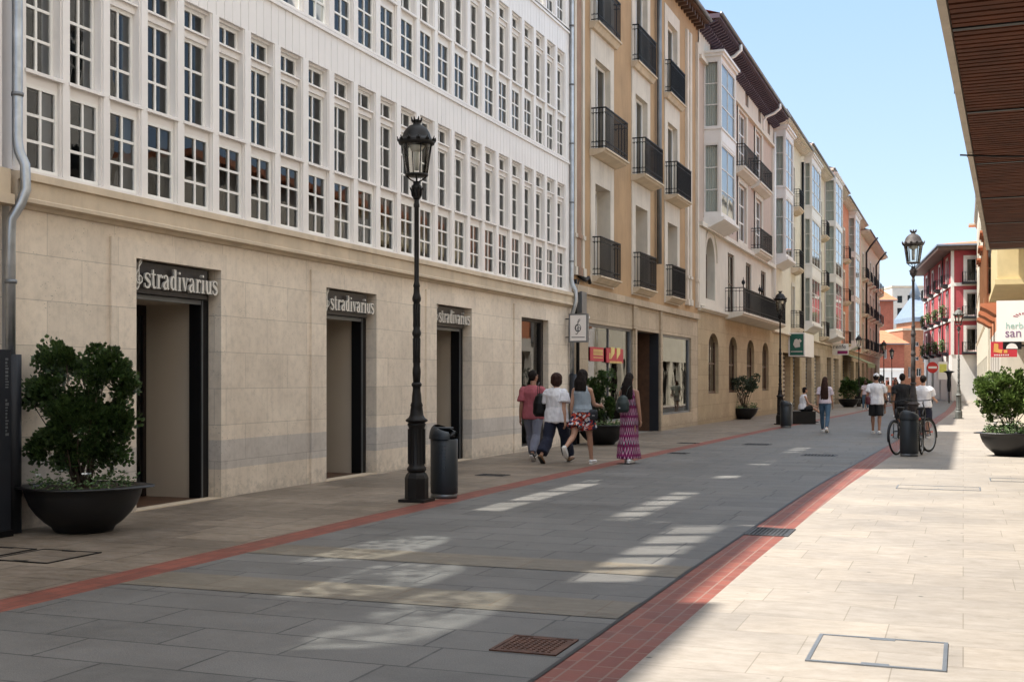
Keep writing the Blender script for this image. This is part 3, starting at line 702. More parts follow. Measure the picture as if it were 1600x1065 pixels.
for di, (a, c, z0, z1) in enumerate(doors[:3]):
    s = MB(); zt = z1-.02; s.box(a+.01, c-.17, .06, .40, zt-.36, zt); sg = s.build('shop_sign', M['darkbrown'], A)
    k = (c-a-.28)/(wlen('stradivarius')+.35); l = MB(); k *= 1.06
    word(l, 'stradivarius', a+.20, zt-.295, k, .01, .03)
    q = 0
    for (p, w) in GLY['clef']: ribbon(l, p, w, a+.03, zt-.275, k, .008-q*.001, .03); q += 1
    l.build('lettering', M['letters'], sg)
    f = MB(); f.box(c-.17, c-.002, .165, .33, -.05, zt-.36); f.build('shutter_guide', M['black'], A)
    f = MB(); f.box(a+.002, a+.12, .165, .33, -.05, zt-.36); f.build('shutter_guide', M['black'], A)
    f = MB(); f.box(c-.145, c-.125, .155, .165, -.02, zt-.36); f.box(a+.1, c-.16, .16, .2, zt-.42, zt-.365); f.build('shutter_rail', M['greymetal'], A)
    v = MB(); D = 1.0
    v.quad((c-.14, .331, -.1), (c-.14, D, -.1), (c-.14, D, 2.6), (c-.14, .331, 2.6)); v.quad((a+.1, .331, -.1), (a+.1, .331, 2.6), (a+.1, D, 2.6), (a+.1, D, -.1))
    v.quad((a, .331, 2.44), (a, D, 2.44), (c, D, 2.44), (c, .331, 2.44)); v.build('vestibule', M['beige'], A)
    v = MB(); v.box(a-.05, c+.02, -.035, .16, -.12, .012+gz(a+OA)); v.build('threshold', M['trim'], A)
    v = MB(); v.box(a+.02, c-.02, .161, 5, -.13, .008+gz(a+OA)); v.build('doormat', M['door_wood'], A)
    v = MB(); v.box(a+.1, a+.16, D, D+.05, 0, 2.44); v.box(c-.2, c-.14, D, D+.05, 0, 2.44); v.box((a+c)/2-.03, (a+c)/2+.03, D, D+.05, 0, 2.44); v.box(a+.16, c-.2, D, D+.05, 2.3, 2.44)
    dr = v.build('door', M['darkbrown'], A); v = MB(); v.box(a-.6, c+.1, D+.45, D+.5, 0, 2.5); v.build('shop_partition', M['red_wood'], A); v = MB(); v.quad((a+.16, D+.02, 0), (c-.2, D+.02, 0), (c-.2, D+.02, 2.3), (a+.16, D+.02, 2.3)); v.build('pane', M['shopglass'], dr)
for (px_, py_, xw, ln_) in ((826, 540, -10.6, .06),):
    lm_ = MB(); yy_ = YW(px_, xw)-OA; zz_ = ZW(px_, py_, xw); lm_.box(yy_-ln_/2, yy_+ln_/2, -8.8-xw, -8.8-xw+.7, zz_, zz_+.03)
    lm_.build('ceiling_lamp', M['lit'], A)
st = MB()
st.quad((0, 4.5, -.1), (LA, 4.5, -.1), (LA, 4.5, 3.3), (0, 4.5, 3.3)); st.quad((0, .3, 3.28), (LA, .3, 3.28), (LA, 4.5, 3.28), (0, 4.5, 3.28))
for k in range(5): st.box(k*4, k*4+1.2, 3.2, 3.6, 0, 1.3)
st.build('shop_interior', M['roomlight'], A)
a, c, z0, z1 = doors[3]                             # display window
f = MB(); f.box(a, a+.05, .10, .2, -.05, z1-.002); f.box(c-.16, c, .10, .25, -.05, z1-.002); f.box(a+.05, c-.16, .10, .2, z1-.06, z1-.002); f.box(a+.05, c-.16, .10, .2, -.05, .09)
dw = f.build('display_window', M['darkbrown'], A)
f = MB(); f.quad((a+.05, .15, .09), (c-.16, .15, .09), (c-.16, .15, z1-.06), (a+.05, .15, z1-.06)); f.build('pane', M['shopglass'], dw)
f = MB(); f.box(a+.06, c-.17, 1.2, 1.25, .0, 2.7); f.box(a+.06, c-.17, .2, 1.2, -.1, .06); f.build('display_back', M['beige'], dw)
# the mannequin in the window stands on its own
mq = MB()
mq.loft([(0,0,.86,.13,.09),(0,0,.95,.15,.1),(0,0,1.1,.11,.08),(0,0,1.3,.15,.1),(0,0,1.4,.13,.07),(0,0,1.44,.05,.05),(0,0,1.52,.045,.05)], 14)
mq.ball((0,.01,1.62), (.07,.085,.11)); mq.tube([(-.16,0,1.38),(-.2,0,1.1),(-.2,.05,.86)], [.045,.035,.03]); mq.tube([(.16,0,1.38),(.2,0,1.1),(.2,.05,.86)], [.045,.035,.03])
mq.tube([(-.08,0,.9),(-.08,0,.45),(-.08,0,.08)], [.075,.055,.04]); mq.tube([(.08,0,.9),(.09,0,.45),(.09,0,.08)], [.075,.055,.04])
t = thing('mannequin', 'shop mannequin in an orange red patterned dress inside the display window', 'mannequin', (-9.45, 24.9, -.02), -1.4)
mq.build('figure', M['apt'], t)
mq = MB(); mq.loft([(0,0,.62,.2,.15),(0,0,.9,.17,.115),(0,0,1.08,.13,.1),(0,0,1.3,.165,.115),(0,0,1.4,.14,.085)], 16); mq.build('dress', M['orangeD'], t)
# drainpipes
def pipe(mb, pts, r=.055): mb.tube(pts, r, 12)
def drainpipe(B, x, zbrk, cornice=True, ztop=12.6, zg=2.2, r=.055, yo=-.12, shift=-.12, guard=True, m=None):
    p = MB()
    if cornice:
        pipe(p, [(x, -.07, ztop), (x, -.07, 3.85), (x-.0, -.09, 3.74), (x, -.165, 3.60), (x, -.175, 3.36), (x-.04, -.15, 3.22), (x+shift, -.085, 3.06), (x+shift, -.075, 2.9), (x+shift, -.075, zg-.1 if guard else -.3)], r)
    else: pipe(p, [(x, -.09, ztop), (x, -.09, zg-.1 if guard else -.4)], r)
    o = p.build('drainpipe', m or M['steel'], B)
    c = MB()
    for z in [zz*1.4+4.3 for zz in range(7) if zz*1.4+4.3 < ztop]:
        c.lathe([(r+.008, -.02), (r+.012, 0), (r+.008, .02)], 12, 0, (x, -.07 if cornice else -.09, z))
    if cornice: c.lathe([(r+.008, -.02), (r+.012, 0), (r+.008, .02)], 12, 0, (x+shift, -.08, 2.45))
    c.build('pipe_clamp', M['greymetal'], o)
    if guard:
        g_ = MB(); g_.tube([(x+(shift if cornice else 0), -.10, -.3), (x+(shift if cornice else 0), -.10, zg)], .085, 14); g_.build('pipe_guard', M['darkgrey'], B)
drainpipe(A, .03, 0, ztop=12.6, zg=1.74, shift=-.10, r=.05)
drainpipe(A, 27.62-OA, 0, ztop=12.6, zg=1.62, r=.05, shift=.0)
# dark information pillar in front of the first drainpipe
t = thing('information_pillar', 'dark blue black pillar with small worn pale marks beside the nearest drainpipe', 'pillar', (-8.62, 9.22, 0), H90)
b = MB(); b.box(-.30, .015, -.08, .08, 0, 1.78); b.build('pillar_body', M['darkgrey'], t)
b = MB(); b.box(-.33, .03, -.10, .10, 0, .06); b.build('foot', M['black'], t)
b = MB(); rm_ = random.Random(12); z_ = 1.70
while z_ > .95:
    h_ = rm_.uniform(.012, .03); w_ = rm_.uniform(.02, .045)
    if not 1.32 < z_ < 1.42: b.box(-.055, -.055+w_, -.082, -.0805, z_-h_, z_)
    z_ -= h_+.012
b.build('worn_marks', M['greymetal'], t)
# projecting blade sign at the building's far corner
t = thing('blade_sign', 'square white illuminated style sign box with a clef emblem on the building corner', 'sign', (-8.72, 27.35, 0), 0)
sx0 = .02; w = .46; z0 = ZD(534, 28.3); z1 = ZD(489, 28.3)
b = MB(); b.box(sx0, sx0+w, -.06, .06, z0, z1); b.build('sign_box', M['greymetal'], t)
b = MB(); b.box(sx0+.035, sx0+w-.035, -.066, -.061, z0+.035, z1-.035); f = b.build('sign_face', M['white'], t)
b = MB(); q = 0
for (p_, w_) in GLY['clef']: ribbon(b, p_, w_, sx0+.155, z0+.24, .17, -.069-q*.0008, -.0665); q += 1
n = 20; ribbon(b, [(.42+.42*math.cos(2*math.pi*k/n), .55+.5*math.sin(2*math.pi*k/n)) for k in range(n+1)], [.03]*(n+1), sx0+.155, z0+.24, .17, -.073, -.0665)
b.box(sx0+.07, sx0+w-.07, -.069, -.0665, z0+.11, z0+.125); b.build('emblem', M['darkgrey'], f)
b = MB(); b.bar((-.1, 0, z1-.12), (.03, 0, z1-.12), .015); b.bar((-.1, 0, z0+.12), (.03, 0, z0+.12), .015); b.build('bracket', M['iron'], t)
# ================================================================ ochre building with three columns of balconies
B = left('ochre_building', 'ochre rendered building with three columns of iron balconies over a stone shopfront', 27.8)
OB = 27.8; LB = 14.77
cols = [(29.72-OB, 31.13-OB), (33.77-OB, 35.16-OB), (37.80-OB, 39.19-OB)]
flB = [4.12, 7.3, 10.5, 13.7]
ops = []
for (a, c) in cols:
    for f in flB[:3]: ops.append((a, c, f, f+2.35))
b = MB(); wall(b, 0, LB, 3.78, 14.0, ops, depth=.42); sidewalls(b, 0, LB, 14.0); b.build('rendered_wall', M['ochre'], B)
# pale surrounds running the full height, each opening cut through
for (a, c) in cols:
    s = MB(); wall(s, a-.38, c+.34, 3.9, 13.3, [(a+.002, c-.002, f-.001, f+2.349) for f in flB[:3]], depth=.42, y=-.035)
    s.box(a-.38, a-.379, -.035, 0, 3.9, 13.3); s.box(c+.339, c+.34, -.035, 0, 3.9, 13.3)
    s.build('window_surround', M['palestone'], B)
for (x0, x1, m_) in ((.02, .16, 'palestone'), (.17, .52, 'brownstone'), (.66, .82, 'palestone'), (40.5-OB, 40.75-OB, 'palestone'), (40.95-OB, 41.25-OB, 'palestone'), (42.2-OB, 42.4-OB, 'palestone')):
    p = MB(); p.box(x0, x1, -.09, 0, 4.2, 13.3); p.box(x0-.03, x1+.03, -.13, 0, 4.0, 4.2); p.box(x0-.02, x1+.02, -.12, 0, 4.9, 5.0); p.build('pilaster', M[m_], B)
for j, f in enumerate(flB[:3]):
    for i, (a, c) in enumerate(cols):
        add_window(B, a, f, c-a, 2.35, 2, 3 if j == 0 else 1, .34 if j == 0 else .12, .07, .05, M['pvc'], M['glass'], M['curtain'] if (i+j) % 2 == 0 else M['curtain2'], cfrac=(0, .9))
        if j == 0: add_balcony(B, a-.26, c+.24, f-.02, .28, .98, t=.08, step=.085, r=.011)
        else: add_balcony(B, a-.36, c+.34, f-.02, .45 if j == 1 else .25, 1.02, t=.09, step=.085, r=.011)
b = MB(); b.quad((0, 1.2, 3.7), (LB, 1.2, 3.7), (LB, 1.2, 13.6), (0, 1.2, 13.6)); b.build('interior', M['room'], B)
eave(B, 0, LB, 14.0, over=.42, corb=.4, m=M['door_wood'], roofh=1.5)
p = MB(); p.box(0, 8.1, .0, 8, 13.9, 15.25); p.box(0, 8.1, -.55, 8, 15.25, 15.4); p.build('attic', M['ochre'], B)  # extra unseen storey, added to continue the wide shadow across the pavement
# ground floor shopfront
sh = [(29.2-OB, 33.66-OB, .35, 2.91), (33.95-OB, 36.76-OB, -1, 2.91), (36.96-OB, 41.5-OB, .37, 2.91)]
b = MB(); wall(b, 0, LB, -1.2, 3.6, sh, depth=.3); b.build('stone_wall', M['stoneB'], B)
b = MB(); b.box(0, LB, -.10, .1, 3.6, 3.779); b.box(33.5-OB, 33.95-OB, -.06, 0, 2.93, 3.6); b.box(36.76-OB, 36.96-OB, -.07, 0, -1, 3.6); b.box(33.72-OB, 33.9-OB, -.05, 0, -1, 2.93)
b.build('string_course', M['stoneB'], B)
for i in (0, 2):
    a, c, z0, z1 = sh[i]; f = MB()
    f.box(a, c, .06, .14, z1-.07, z1-.002); f.box(a, a+.06, .06, .14, z0, z1-.07); f.box(c-.2, c, .06, .2, z0, z1-.07); f.box(a+.06, c-.2, .06, .14, z0, z0+.06)
    if i == 0: f.box(31.3-OB, 31.36-OB, .07, .13, z0+.06, z1-.07)
    o = f.build('display_window', M['greymetal'], B)
    f = MB(); f.quad((a+.06, .1, z0+.06), (c-.2, .1, z0+.06), (c-.2, .1, z1-.07), (a+.06, .1, z1-.07)); f.build('pane', M['shopglass'], o)
    f = MB(); f.box(a, c, 1.6, 1.7, -.2, 3); f.box(a, c, .31, 1.6, z0-.2, z0); f.build('display_back', M['room'], o)
a, c, z0, z1 = sh[1]
f = MB(); f.box(a, c, 1.4, 1.45, -1, 3); f.box(c-.03, c-.001, .3, 1.4, -1, 2.9); f.box(a+.001, a+.03, .3, 1.4, -1, 2.9); dr = f.build('door', M['door_wood'], B)
f = MB(); f.tube([(a+1.3, 1.34, 1.0), (a+1.3, 1.34, 1.35)], .02); f.build('handle', M['steel'], dr)
f = MB(); f.box(a, c, .3, 1.4, 2.9, 2.95); f.build('porch_ceiling', M['room'], B)
f = MB(); f.box(c-.025, c-.004, .01, .3, -1, 2.9); f.box(c-.004, c+.12, -.012, -.004, -1, 2.9); f.build('door_lining', M['darkgrey'], B)
# posters in the shop window
t = thing('window_poster', 'red sale poster with yellow writing in the ochre building shop window', 'poster', (-8.845, 30.0, 0), H90)
yp0 = YW(925)-30.0; yp1 = YW(946)-30.0; yp2 = YW(950)-30.0; yp3 = YW(976)-30.0; za = ZW(950, 566); zb = ZW(950, 543)
b = MB(); b.box(yp0, yp1, 0, .02, za+.02, zb-.01); b.box(yp2, yp3, -.005, .02, za, zb); b.build('poster_sheet', plain('poster_red', (.48, .03, .05), .5, bd=0), t)
ym = plain('poster_yellow', (.7, .55, .2), .5, bd=0)
b = MB(); zc0 = (za+zb)/2; rm_ = random.Random(4); x_ = yp0+.28
while x_ < yp1-.1:
    w_ = rm_.uniform(.05, .09); b.box(x_, x_+w_, -.006, -.001, zc0-.02, zc0+.13); b.box(x_+w_*.35, x_+w_*.65, -.0075, -.0065, zc0+.02, zc0+.08, 1); x_ += w_+.03
b.box(yp0+.28, yp1-.12, -.006, -.001, zc0-.09, zc0-.07)
for q_ in (.42, 1.0): b.prism([(yp2+q_, zc0-.10), (yp2+q_+.34, zc0-.10+.16), (yp2+q_+.36, zc0+.22), (yp2+q_, zc0+.22)], -.012, -.006)
b.box(yp2+.26, yp2+.36, -.012, -.006, zc0-.10, zc0+.06)
for q_ in range(9): b.box(yp2+.3+q_*.14, yp2+.39+q_*.14, -.012, -.006, zc0-.21, zc0-.15)
b.build('printed_marks', [ym, plain('poster_red_dark', (.40, .03, .05), .5, bd=0)], t)
# pipes and boxes on the corner
p = MB(); pipe(p, [(36.28-OB, -.12, 13.6), (36.28-OB, -.12, 5.0)], .08); p.build('drainpipe', M['greymetal'], B)
p = MB(); p.tube([(.15, -.06, 3.9), (.15, -.06, 3.0), (.3, -.07, 2.7), (.3, -.07, -.5)], .045); p.build('cable_pipe', M['black'], B)
p = MB(); p.tube([(.45, -.07, 4.0), (.9, -.08, 3.93), (1.2, -.06, 4.02), (1.35, -.06, 3.9)], .05); p.tube([(.4, -.07, 3.9), (.2, -.07, 3.6), (.2, -.07, 2.8)], .02); p.build('cable_bundle', M['black'], B)
p = MB(); p.box(.35, .75, -.16, 0, 3.1, 3.62); p.build('junction_box', M['greymetal'], B)
t = thing('security_camera', 'small white security camera under the grey box on the ochre shopfront corner', 'camera', (-8.8, 28.5, 2.95), 0)
b = MB(); b.tube([(0, 0, .1), (.18, 0, .06)], .02); b.build('camera_arm', M['greymetal'], t)
b = MB(); b.tube([(.18, .08, .06), (.22, -.22, .0)], [.05, .045], 10); b.build('camera_body', M['white'], t)
# ================================================================ white building with arches and bay window
def solveproj(pxs, pxf):
    y = YW(pxs); p = .8
    for _ in range(30):
        lo_, hi_ = YW(pxf, -8.8+.05), YW(pxf, -8.8+1.4)
        break
    best = min([k*.01 for k in range(20, 160)], key=lambda q: abs(YW(pxf, -8.8+q)-y)); return best
C = left('white_arched_building', 'white building with arched windows, a long iron balcony and dark corbelled eaves', 42.6)
OC = 42.6; LC = 18.0
garch = [(a-OC, c-OC, .95, 3.22, .55) for a, c in ((44.53, 46.5), (48.71, 50.6), (53.01, 55.0), (57.31, 59.3))]
b = MB(); wall(b, 0, LC, -1.5, 3.93, garch, depth=.2); b.build('stone_wall', M['stoneC'], C)
b = MB(); b.profx([(.1, 3.93), (.1, 4.12), (-.02, 4.12), (-.16, 4.08), (-.16, 4.02), (-.05, 3.93)], 0, LC); b.build('string_course', M['creamC'], C)
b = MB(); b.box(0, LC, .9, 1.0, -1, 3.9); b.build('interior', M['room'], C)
for a, c, z0, z1, r_ in garch: add_window(C, a, z0, c-a, z1-z0, 2, 2, .13, .10, .06, M['door_wood'], M['glass'], M['brownblind'], cgap=.05)
rect = [(48.45-OC, 49.95-OC, 4.14, 6.55), (52.75-OC, 54.2-OC, 4.14, 6.55), (56.95-OC, 58.4-OC, 4.14, 6.55)]
uw = [(50.8-OC, 52.7-OC), (55.2-OC, 57.0-OC)]
upper = [(a, c, 7.3, 9.7) for a, c in uw]+[(a, c, 10.25, 12.75) for a, c in uw]+[(47.2-OC, 48.7-OC, 7.3, 9.7), (47.2-OC, 48.7-OC, 10.25, 12.75)]
attic = [(x-OC, x-OC+.8, 13.25, 13.95) for x in (44.6, 48.6, 52.4, 55.9, 58.7)]
b = MB(); wall(b, 0, LC, 4.12, 7.0, [(44.05-OC, 45.75-OC, 4.45, 6.75, .85)]+rect, depth=.35); b.build('first_floor_wall', M['creamC'], C)
b = MB(); wall(b, 0, LC, 7.0, 14.2, upper+attic, depth=.3); sidewalls(b, 0, LC, 14.2); b.build('upper_wall', M['pinkC'], C)
b = MB(); wall(b, 0, LC, 12.98, 14.19, attic, depth=.05, y=-.04); b.box(0, LC, -.14, 0, 12.85, 12.98); b.box(0, LC, -.18, 0, 6.92, 7.08)
for a, c in uw: wall(b, a-.3, c+.3, 7.09, 12.84, [(a+.002, c-.002, 7.299, 9.699), (a+.002, c-.002, 10.249, 12.749)], depth=.05, y=-.05)
b.box(-.0, 1.1, -.06, 0, 4.13, 6.9); b.box(LC-.35, LC-.02, -.07, 0, 4.13, 12.8)
b.build('white_trim', M['creamC'], C)
b = MB()
for xc in (44.9-OC,):
    n = 14; rr = 1.18
    for k in range(n):
        t0 = math.pi*k/n; t1 = math.pi*(k+1)/n
        P0 = (xc+rr*math.cos(t0), 5.9+rr*math.sin(t0)); P1 = (xc+rr*math.cos(t1), 5.9+rr*math.sin(t1)); b.bar((P0[0], -.02, P0[1]), (P1[0], -.02, P1[1]), .05)
b.build('arch_moulding', M['creamC'], C)
add_window(C, 44.05-OC, 4.45, 1.7, 2.3, 2, 3, .3, .07, .04, M['door_wood'], M['glass'])
for a, c, z0, z1 in rect: add_window(C, a, z0, c-a, z1-z0, 2, 2, .07, .10, .05, M['door_wood'], M['glass'], M['curtain'], cfrac=(.12, .8))
for a, c, z0, z1 in upper[:4]: add_window(C, a, z0, c-a, z1-z0, 2, 3, .06, .1, .06, M['pvc'], M['glass'], M['curtain'])
for a, c, z0, z1 in upper[4:]: add_window(C, a, z0, c-a, z1-z0, 2, 1, .15, .1, .06, M['iron_green'], M['glass'], M['curtain2'])
for a, c, z0, z1 in attic: add_window(C, a, z0, c-a, z1-z0, 2, 1, .1, .05, .04, M['pvc'], M['glass'])
b = MB(); b.quad((0, 1.0, 4.1), (LC, 1.0, 4.1), (LC, 1.0, 14.1), (0, 1.0, 14.1)); b.build('interior', M['room'], C)
lb = add_balcony(C, 47.9-OC, 59.9-OC, 4.14, .75, .95, M['creamC'], .14, None, .13, .012)
for y_ in (47.9, 52.0, 52.6, 59.9):
    f = MB()
    for q in (0,):
        x = y_-OC; f.lathe([(.02, 5.1), (.02, 5.2), (.06, 5.24), (.075, 5.3), (.05, 5.36), (.015, 5.4), (.01, 5.5)], 8, 0, (x, -.71, 0))
    f.build('finial', M['rail'], lb)
pr = solveproj(1100, 1127); y0 = YW(1100)-OC; y1 = YW(1150, -8.8+pr)-OC
mirador(C, y0, y1, pr, [(7.5, 10.0), (10.6, 13.0)], 7.35, 13.25, 2, 1, 3, curt=M['curtain'])
add_balcony(C, 49.9-OC, 53.4-OC, 10.22, .45, .9, M['creamC']); add_balcony(C, 54.1-OC, 57.6-OC, 10.22, .45, .9, M['creamC']); add_balcony(C, 54.1-OC, 57.6-OC, 7.25, .45, .9, M['creamC'])
f = MB(); railing(f, 46.9-OC, 48.9-OC, 0, -.12, 7.3, .95); railing(f, 46.9-OC, 48.9-OC, 0, -.12, 10.25, .95); f.build('window_railing', M['rail'], C)
eave(C, 0, LC, 14.2, .78, .32, plain('purple_timber', (.085, .06, .085), .7), thick=.16, roofh=1.4, two=True)
for yy in (46.6, 57.2):
    p = MB(); x = yy-OC; p.tube([(x, -.82, 14.25), (x, -.84, 14.05), (x, -.6, 13.85), (x, -.2, 13.7), (x, -.07, 13.5), (x, -.07, 12.9)], .07, 10); p.build('gutter_spout', M['pvc'], C)
p = MB(); pipe(p, [(LC-.1, -.12, 13.6), (LC-.1, -.12, 4.3)], .07); p.build('drainpipe', M['pvc'], C)
# ================================================================ rest of the left row
def row(name, label, y0, y1, ze, wm, gm, zg=3.9, fl=(4.2, 7.5, 10.8), ww=1.3, wh=2.3, slots=(), mir=None, ground=(), bal=True, frm=None, eover=.6, corb=.45, em=None, shutters=None):
    B = left(name, label, y0); O = y0; Ln = y1-y0
    ops = [(s-O-ww/2, s-O+ww/2, f, f+wh) for s in slots for f in fl]
    b = MB(); wall(b, 0, Ln, zg, ze, ops, .25); sidewalls(b, 0, Ln, ze); b.build('wall', wm, B)
    gops = [(a-O, c-O, -1.4, h) for a, c, h in ground]
    b = MB(); wall(b, 0, Ln, -1.5, zg-.12, gops, .35); b.build('ground_floor_wall', gm, B)
    b = MB(); b.profx([(.1, zg-.12), (.1, zg), (-.12, zg), (-.14, zg-.06), (-.03, zg-.12)], 0, Ln); b.build('string_course', M['trim'], B)
    b = MB(); b.quad((0, 1.3, -1), (Ln, 1.3, -1), (Ln, 1.3, ze-.1), (0, 1.3, ze-.1)); b.build('interior', M['room'], B)
    if slots:
        s = MB()
        for x in slots:
            for f in fl: wall(s, x-O-ww/2-.18, x-O+ww/2+.18, f-.0, f+wh+.2, [(x-O-ww/2+.002, x-O+ww/2-.002, f-.001, f+wh-.001)], .05, -.03)
        s.build('window_surround', M['creamC'], B)
        for x in slots:
            for f in fl:
                add_window(B, x-O-ww/2, f, ww, wh, 2, 2, .18, .08, .05, frm or M['pvc'], M['glass'], M['curtain'] if int(x+f) % 2 else None)
                if bal: add_balcony(B, x-O-ww/2-.35, x-O+ww/2+.35, f-.03, .5, .95, step=.16, r=.014)
    eave(B, 0, Ln, ze, eover, corb, em or M['creamC'], roofh=1.4, thick=.14)
    if mir:
        pxs, pxf, pxe, lv, zb, zt, cf, rows = mir
        p = solveproj(pxs, pxf); mirador(B, YW(pxs)-O, YW(pxe, -8.8+p)-O, p, lv, zb, zt, cf, 1, rows)
    for a, c, h in ground:
        d = MB(); d.box(a-O, c-O, .3, .34, -1.4, h); o = d.build('door', M[['greymetal', 'door_wood', 'darkgrey'][int(a) % 3]], B)
        d = MB()
        for k in range(14): d.box(a-O+.05, c-O-.05, .285, .3, -.2+k*(h+.2)/14, -.2+k*(h+.2)/14+.12)
        d.build('roller_slats', M[['greymetal', 'beige', 'greymetal'][int(c) % 3]], o)
    return B, O
D1, O1 = row('pale_yellow_house', 'narrow pale yellow house with one glazed bay, just beyond the white arched building',
    60.6, 72.0, 14.6, M['yellowD'], M['stoneC'], slots=(68.3,), fl=(4.3, 7.6, 10.9), ww=1.1, mir=(1208, 1228, 1240, [(7.65, 10.45), (11.0, 13.5)], 7.5, 13.9, 2, 3), ground=((64.2, 67.2, 2.9), (68.3, 71.2, 3.0)))
p = MB(); pipe(p, [(71.6-O1, -.12, 14), (71.6-O1, -.12, 3.9)], .08); p.build('drainpipe', M['black'], D1)
D2, O2 = row('cream_green_house', 'tall narrow house whose green tinted glazed bay runs down three storeys',
    72.0, 84.4, 15.0, M['yellowD'], M['stoneB'], slots=(82.2,), fl=(4.3, 7.6, 10.9), ww=1.1, mir=(1257, 1269, 1283, [(4.9, 7.5), (8.3, 11.0), (11.75, 14.3)], 4.75, 14.75, 3, 3), ground=((74, 77, 3.0), (78.5, 82, 3.0)))
D3, O3 = row('pinkish_white_house', 'house with a tall slim pinkish white glazed bay and deep red curtains',
    84.4, 96.5, 15.6, M['pinkC'], M['stoneB'], slots=(), mir=(1289, 1306, 1317, [(4.85, 8.1), (8.6, 11.9), (12.2, 15.0)], 4.5, 15.4, 2, 4), ground=((86, 89, 3.0), (90.5, 94.5, 3.0)))
D4, O4 = row('orange_house', 'orange rendered house with iron balconies and a pale glazed bay at its far end',
    96.5, 115.5, 15.4, M['orangeD'], M['stoneC'], slots=(98.8,), fl=(4.3, 7.6, 10.9), ww=1.2, mir=(1326, 1337, 1344, [(4.6, 7.9), (8.3, 11.5), (11.9, 14.7)], 4.3, 15.1, 2, 4), ground=((98, 102, 3.0), (104, 108, 3.0), (110, 113, 3.0)))
D5, O5 = row('sand_balcony_house', 'sand coloured building with many dark balconies, last in the left row before the square',
    115.5, 142.5, 15.0, M['creamE'], M['stoneC'], slots=(118.3, 123, 127.8, 132.6, 137.4, 141), fl=(4.3, 7.6, 10.9), ww=1.4, ground=((117, 120, 3.0), (122, 125, 3.0), (128, 131, 3.0), (134, 137, 3.0)), eover=.8)
for x in (121, 135):
    p = MB(); pipe(p, [(x-O5, -1.15, 15.0), (x-O5, -.5, 14.2), (x-O5, -.12, 13.6), (x-O5, -.12, 4)], .09); p.build('drainpipe', M['darkbrown'], D5)
for par, xx, hh in ((D1, 6, 16.6), (D2, 5, 17.0), (D4, 9, 17.2), (C, 9, 17.0)):
    b = MB(); b.box(xx, xx+1.0, 2.2, 2.8, hh-2.6, hh); b.box(xx-.08, xx+1.08, 2.12, 2.88, hh, hh+.15); b.build('chimney', M['brick2'], par)
# shop signs on the left row
t = thing('shop_sign', 'square projecting box sign, green face with a pale shirt shape, on the pale yellow house', 'sign', (-8.8, 66.4, 0), H90)
zz0 = 2.72; zz1 = 3.98
b = MB(); b.box(0, 4.2, -.86, 0, zz0, zz1); b.build('sign_box', M['white'], t)
b = MB(); b.box(-.02, -.001, -.80, -.08, zz0+.06, zz1-.06); f = b.build('sign_face', plain('shop_green', (.01, .10, .07), .4, bd=0), t)
b = MB(); b.add([(-.03, y, z) for y, z in ((-.25, 3.35), (-.33, 3.62), (-.44, 3.66), (-.52, 3.60), (-.60, 3.66), (-.70, 3.55), (-.64, 3.45), (-.60, 3.50), (-.62, 3.22), (-.36, 3.18))], [tuple(range(10))])
b.box(-.03, -.025, -.74, -.12, 2.95, 3.0); b.build('emblem', M['apt'], f)
t = thing('hanging_sign', 'rounded white projecting sign with dark lettering and a magenta panel on the left row', 'sign', (-8.75, 88.6, 0), 0)
b = MB(); n = 24; pts = []
for k in range(n): a_ = 2*math.pi*k/n; pts.append((.62+.56*max(-1, min(1, 1.35*math.cos(a_))), 3.60+.40*max(-1, min(1, 1.35*math.sin(a_)))))
b.prism(pts, -.05, .05); b.build('sign_board', M['white'], t)
text_mesh('renfe', .42, M['darkgrey'], .004, name='lettering', parent=t, loc=(.12, -.056, 3.66), sx=1.0)
b = MB(); b.box(.42, 1.12, -.062, -.052, 3.28, 3.50); b.build('sign_panel', plain('magenta', (.25, .01, .10), .4, bd=0), t)
b = MB(); b.bar((-.05, 0, 3.75), (.1, 0, 3.75), .03); b.build('bracket', M['iron'], t)
t = thing('shop_awning', 'olive green shop awning sloping out over a doorway on the left row', 'awning', (-8.8, 97.5, 0), H90)
b = MB(); b.profx([(0, 3.55), (-1.9, 2.75), (-1.9, 2.4), (-1.88, 2.4), (-1.88, 2.72), (0, 3.50)], 0, 8.5); b.build('awning_cloth', plain('olive_canvas', (.20, .21, .10), .8, bd=0), t)
# ================================================================ right side
def right(name, label, Y1, X, ang=0.0):     # local x runs towards the camera, y into the building
    return thing(name, label, 'building', (X, Y1, 0), -H90+ang)
RA = R(-2.0)   # the near right-hand row opens slightly away from the left row
# near right-hand building: supports the canopy, faces the sun
NR = right('canopy_building', 'pale building on the right carrying the deep slatted timber canopy', 26.0, 2.9, RA)
Ln = 37.5
ops = [(k*3.0+.9, k*3.0+2.3, f, f+1.9) for k in range(12) for f in (5.2, 8.3, 11.4, 14.2)]; sho = [(k*4.0+.6, k*4.0+3.6, .3, 3.3) for k in range(9)]
b = MB(); wall(b, 0, Ln, 4.32, 17, ops, .25); sidewalls(b, 0, Ln, 17); b.build('wall', plain('sunlit_white_render', (.80, .76, .69), .9, var=.05, dirt=.1), NR)
b = MB(); wall(b, 0, Ln, -.6, 4.1, sho, .2); b.build('ground_floor_wall', M['palestone'], NR)
b = MB(); b.quad((0, 1.0, -.5), (Ln, 1.0, -.5), (Ln, 1.0, 16.9), (0, 1.0, 16.9)); b.build('interior', M['room'], NR)
b = MB(); b.box(0, Ln, -.6, 8, 17, 17.3); b.build('roof', M['tile'], NR)
for (a, c, z0, z1) in ops: add_window(NR, a, z0, c-a, z1-z0, 2, 2, .12, .08, .05, M['pvc'], M['glass'], M['curtain'] if int(a+z0) % 2 else None)
